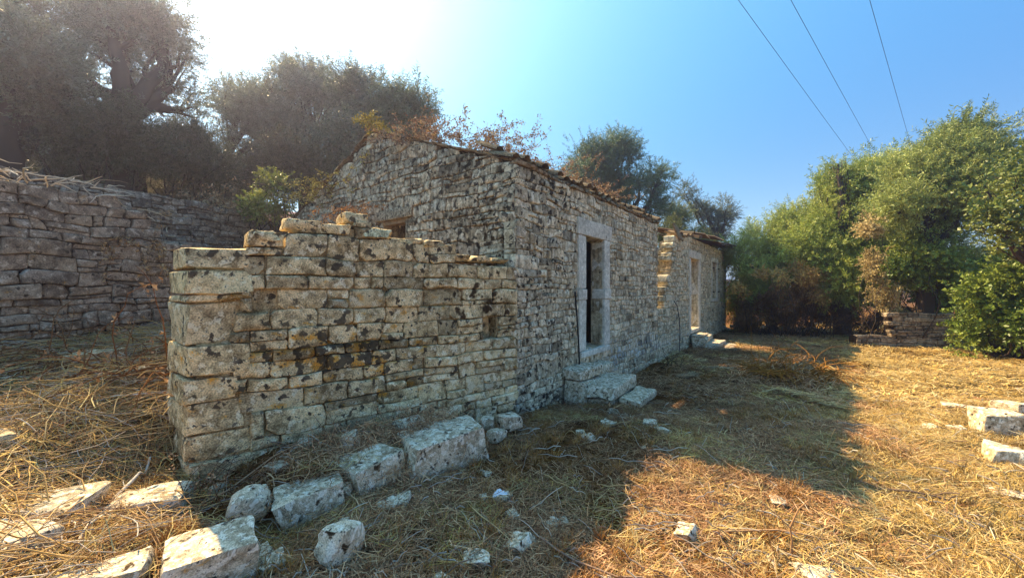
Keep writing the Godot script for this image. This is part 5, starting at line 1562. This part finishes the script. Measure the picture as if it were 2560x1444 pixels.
func blade(mb: MB, p: Vector3, d: Vector3, ln: float, w: float, lift: float, tone := Color.WHITE) -> void:
	var side := d.cross(Vector3(0.1, 1, 0.2) if absf(d.y) < 0.7 else Vector3(rf(-1, 1), 0.1, rf(-1, 1))).normalized() * w * 0.5
	var bow := Vector3(rf(-0.1, 0.1), rf(-0.03, 0.05), rf(-0.1, 0.1)) * ln
	var g := rf(0.7, 1.3)
	var c := Color(tone.r * g, tone.g * g, tone.b * g)
	var e := p + d * ln + Vector3(0, lift, 0)
	var m := (p + e) * 0.5 + bow
	var ridge := Vector3(0, w * 0.35, 0) if absf(d.y) < 0.7 else Vector3.ZERO
	var a := mb.add(p - side, Vector2.ZERO, c)
	var b := mb.add(p + side, Vector2.ZERO, c)
	var q := mb.add(m - side + ridge, Vector2.ZERO, c)
	var r := mb.add(m + side + ridge, Vector2.ZERO, c)
	var t := mb.add(e, Vector2.ZERO, c)
	mb.tri(a, b, r); mb.tri(a, r, q); mb.tri(q, r, t)

func build_small_things() -> void:
	rng.seed = 900
	# three power cables across the sky, along (1.146, 1)
	var dir := Vector2(1.146, 1.0)
	var mt := mat(Color(0.30, 0.33, 0.38), 0.5)
	var names_ := ["leftmost of the three thin power cables crossing the sky", "middle of the three thin power cables crossing the sky", "rightmost of the three thin power cables crossing the sky"]
	var px := [7.2, 8.8, 11.2]
	for k in 3:
		var mb := MB.new()
		var pts := []
		var rr := []
		for q in 25:
			var t := (q - 6) * 4.0
			var u := q / 24.0
			pts.append(p3(px[k] + dir.x * t, 10.6 - 0.9 * sin(u * PI) + 0.42, 12.0 + t))
			rr.append(0.0075)
		var rel := []
		for p in pts:
			rel.append(p - pts[0])
		tube(mb, rel, rr, 5)
		var o := show_mesh(mb.commit(mt), "power_cable", null, pts[0])
		tag(o, names_[k], "cable", "power cables over the clearing")
	# black hose down the wall left of the doorway
	var f := frame(C0, U)
	var hs := []
	for q in 9:
		var t := q / 8.0
		hs.append(f * Vector3(1.60 + 0.10 * t + 0.04 * sin(t * 3.0), 1.55 - 1.75 * t, 0.05 + 0.04 * t))
	stick("black_hose", "thin black hose hanging down the wall left of the framed doorway", hs, 0.014, 0.014, Color(0.03, 0.03, 0.03), "", "hose", 8)
	# bent pipe at the gap of the far house
	var g := frame(C0 + U * 6.32, U)
	stick("bent_pipe", "thin dark bent rod standing before the gap between the houses", [g * Vector3(1.25, 1.25, 0.08), g * Vector3(1.5, 1.1, 0.1), g * Vector3(1.68, 0.7, 0.12), g * Vector3(1.66, 0.2, 0.14), g * Vector3(1.5, -0.3, 0.16)], 0.012, 0.012, Color(0.08, 0.07, 0.07), "", "rod")
	# plank leaning inside the doorway
	var pb := MB.new()
	pb.box(Vector3(-0.11, -0.9, -0.02), Vector3(0.11, 0.9, 0.02), Color(0.34, 0.29, 0.24))
	var po := show_mesh(pb.commit(M.wood), "plank", null, f * Vector3(2.42, 1.0, -0.75))
	po.basis = f.basis * Basis(Vector3.BACK, 0.42) * Basis(Vector3.RIGHT, -0.15)
	tag(po, "grey plank leaning inside the farmhouse doorway", "plank")
	# planks on the ground near the far steps
	var pk := [[5.0, 9.35, 0.9, 0.14, -0.5, "weathered plank on the ground before the far house steps"], [6.6, 12.1, 1.0, 0.16, -0.2, "grey plank on the ground right of the far house steps"], [3.9, 8.55, 0.6, 0.2, 0.5, "short pale plank near the foot of the farmhouse wall"]]
	for q in pk:
		var b := MB.new()
		rock_into(b, Transform3D.IDENTITY, Vector3(q[2], 0.05, q[3]), 0.01, 0.01, 60 + int(q[2] * 10), 0.06, Vector2(0.4, 0.4), Vector2(q[2], 0.2), Color(0.9, 0.88, 0.86))
		var o := show_mesh(b.commit(M.slab), "plank", null, p3(q[0], H(q[0], q[1]) + 0.04, q[1]))
		o.rotation = Vector3(0.04, q[4], 0.05)
		tag(o, q[5], "plank")
	# a crumpled scrap of white paper
	var w := MB.new()
	rock_into(w, Transform3D.IDENTITY, Vector3(0.10, 0.05, 0.07), 0.02, 0.16, 71, 0.3, Vector2.ONE, Vector2.ZERO, Color(0.82, 0.84, 0.86))
	var wo := show_mesh(w.commit(M.wood), "paper_scrap", null, p3(-0.09, H(-0.09, 3.12) + 0.03, 3.12))
	wo.rotation = Vector3(0.1, 0.7, 0.1)
	tag(wo, "crumpled white paper scrap in the shaded grass before the largest kerb block", "paper")
	var rd := MB.new()
	rock_into(rd, Transform3D.IDENTITY, Vector3(0.16, 0.08, 0.10), 0.03, 0.1, 72, 0.2, Vector2.ONE, Vector2.ZERO, Color(0.34, 0.07, 0.04))
	var ro := show_mesh(rd.commit(M.wood), "tile_shard", null, p3(8.0, H(8.0, 6.6) + 0.03, 6.6))
	tag(ro, "small red tile shard in the sunlit straw at right", "shard")
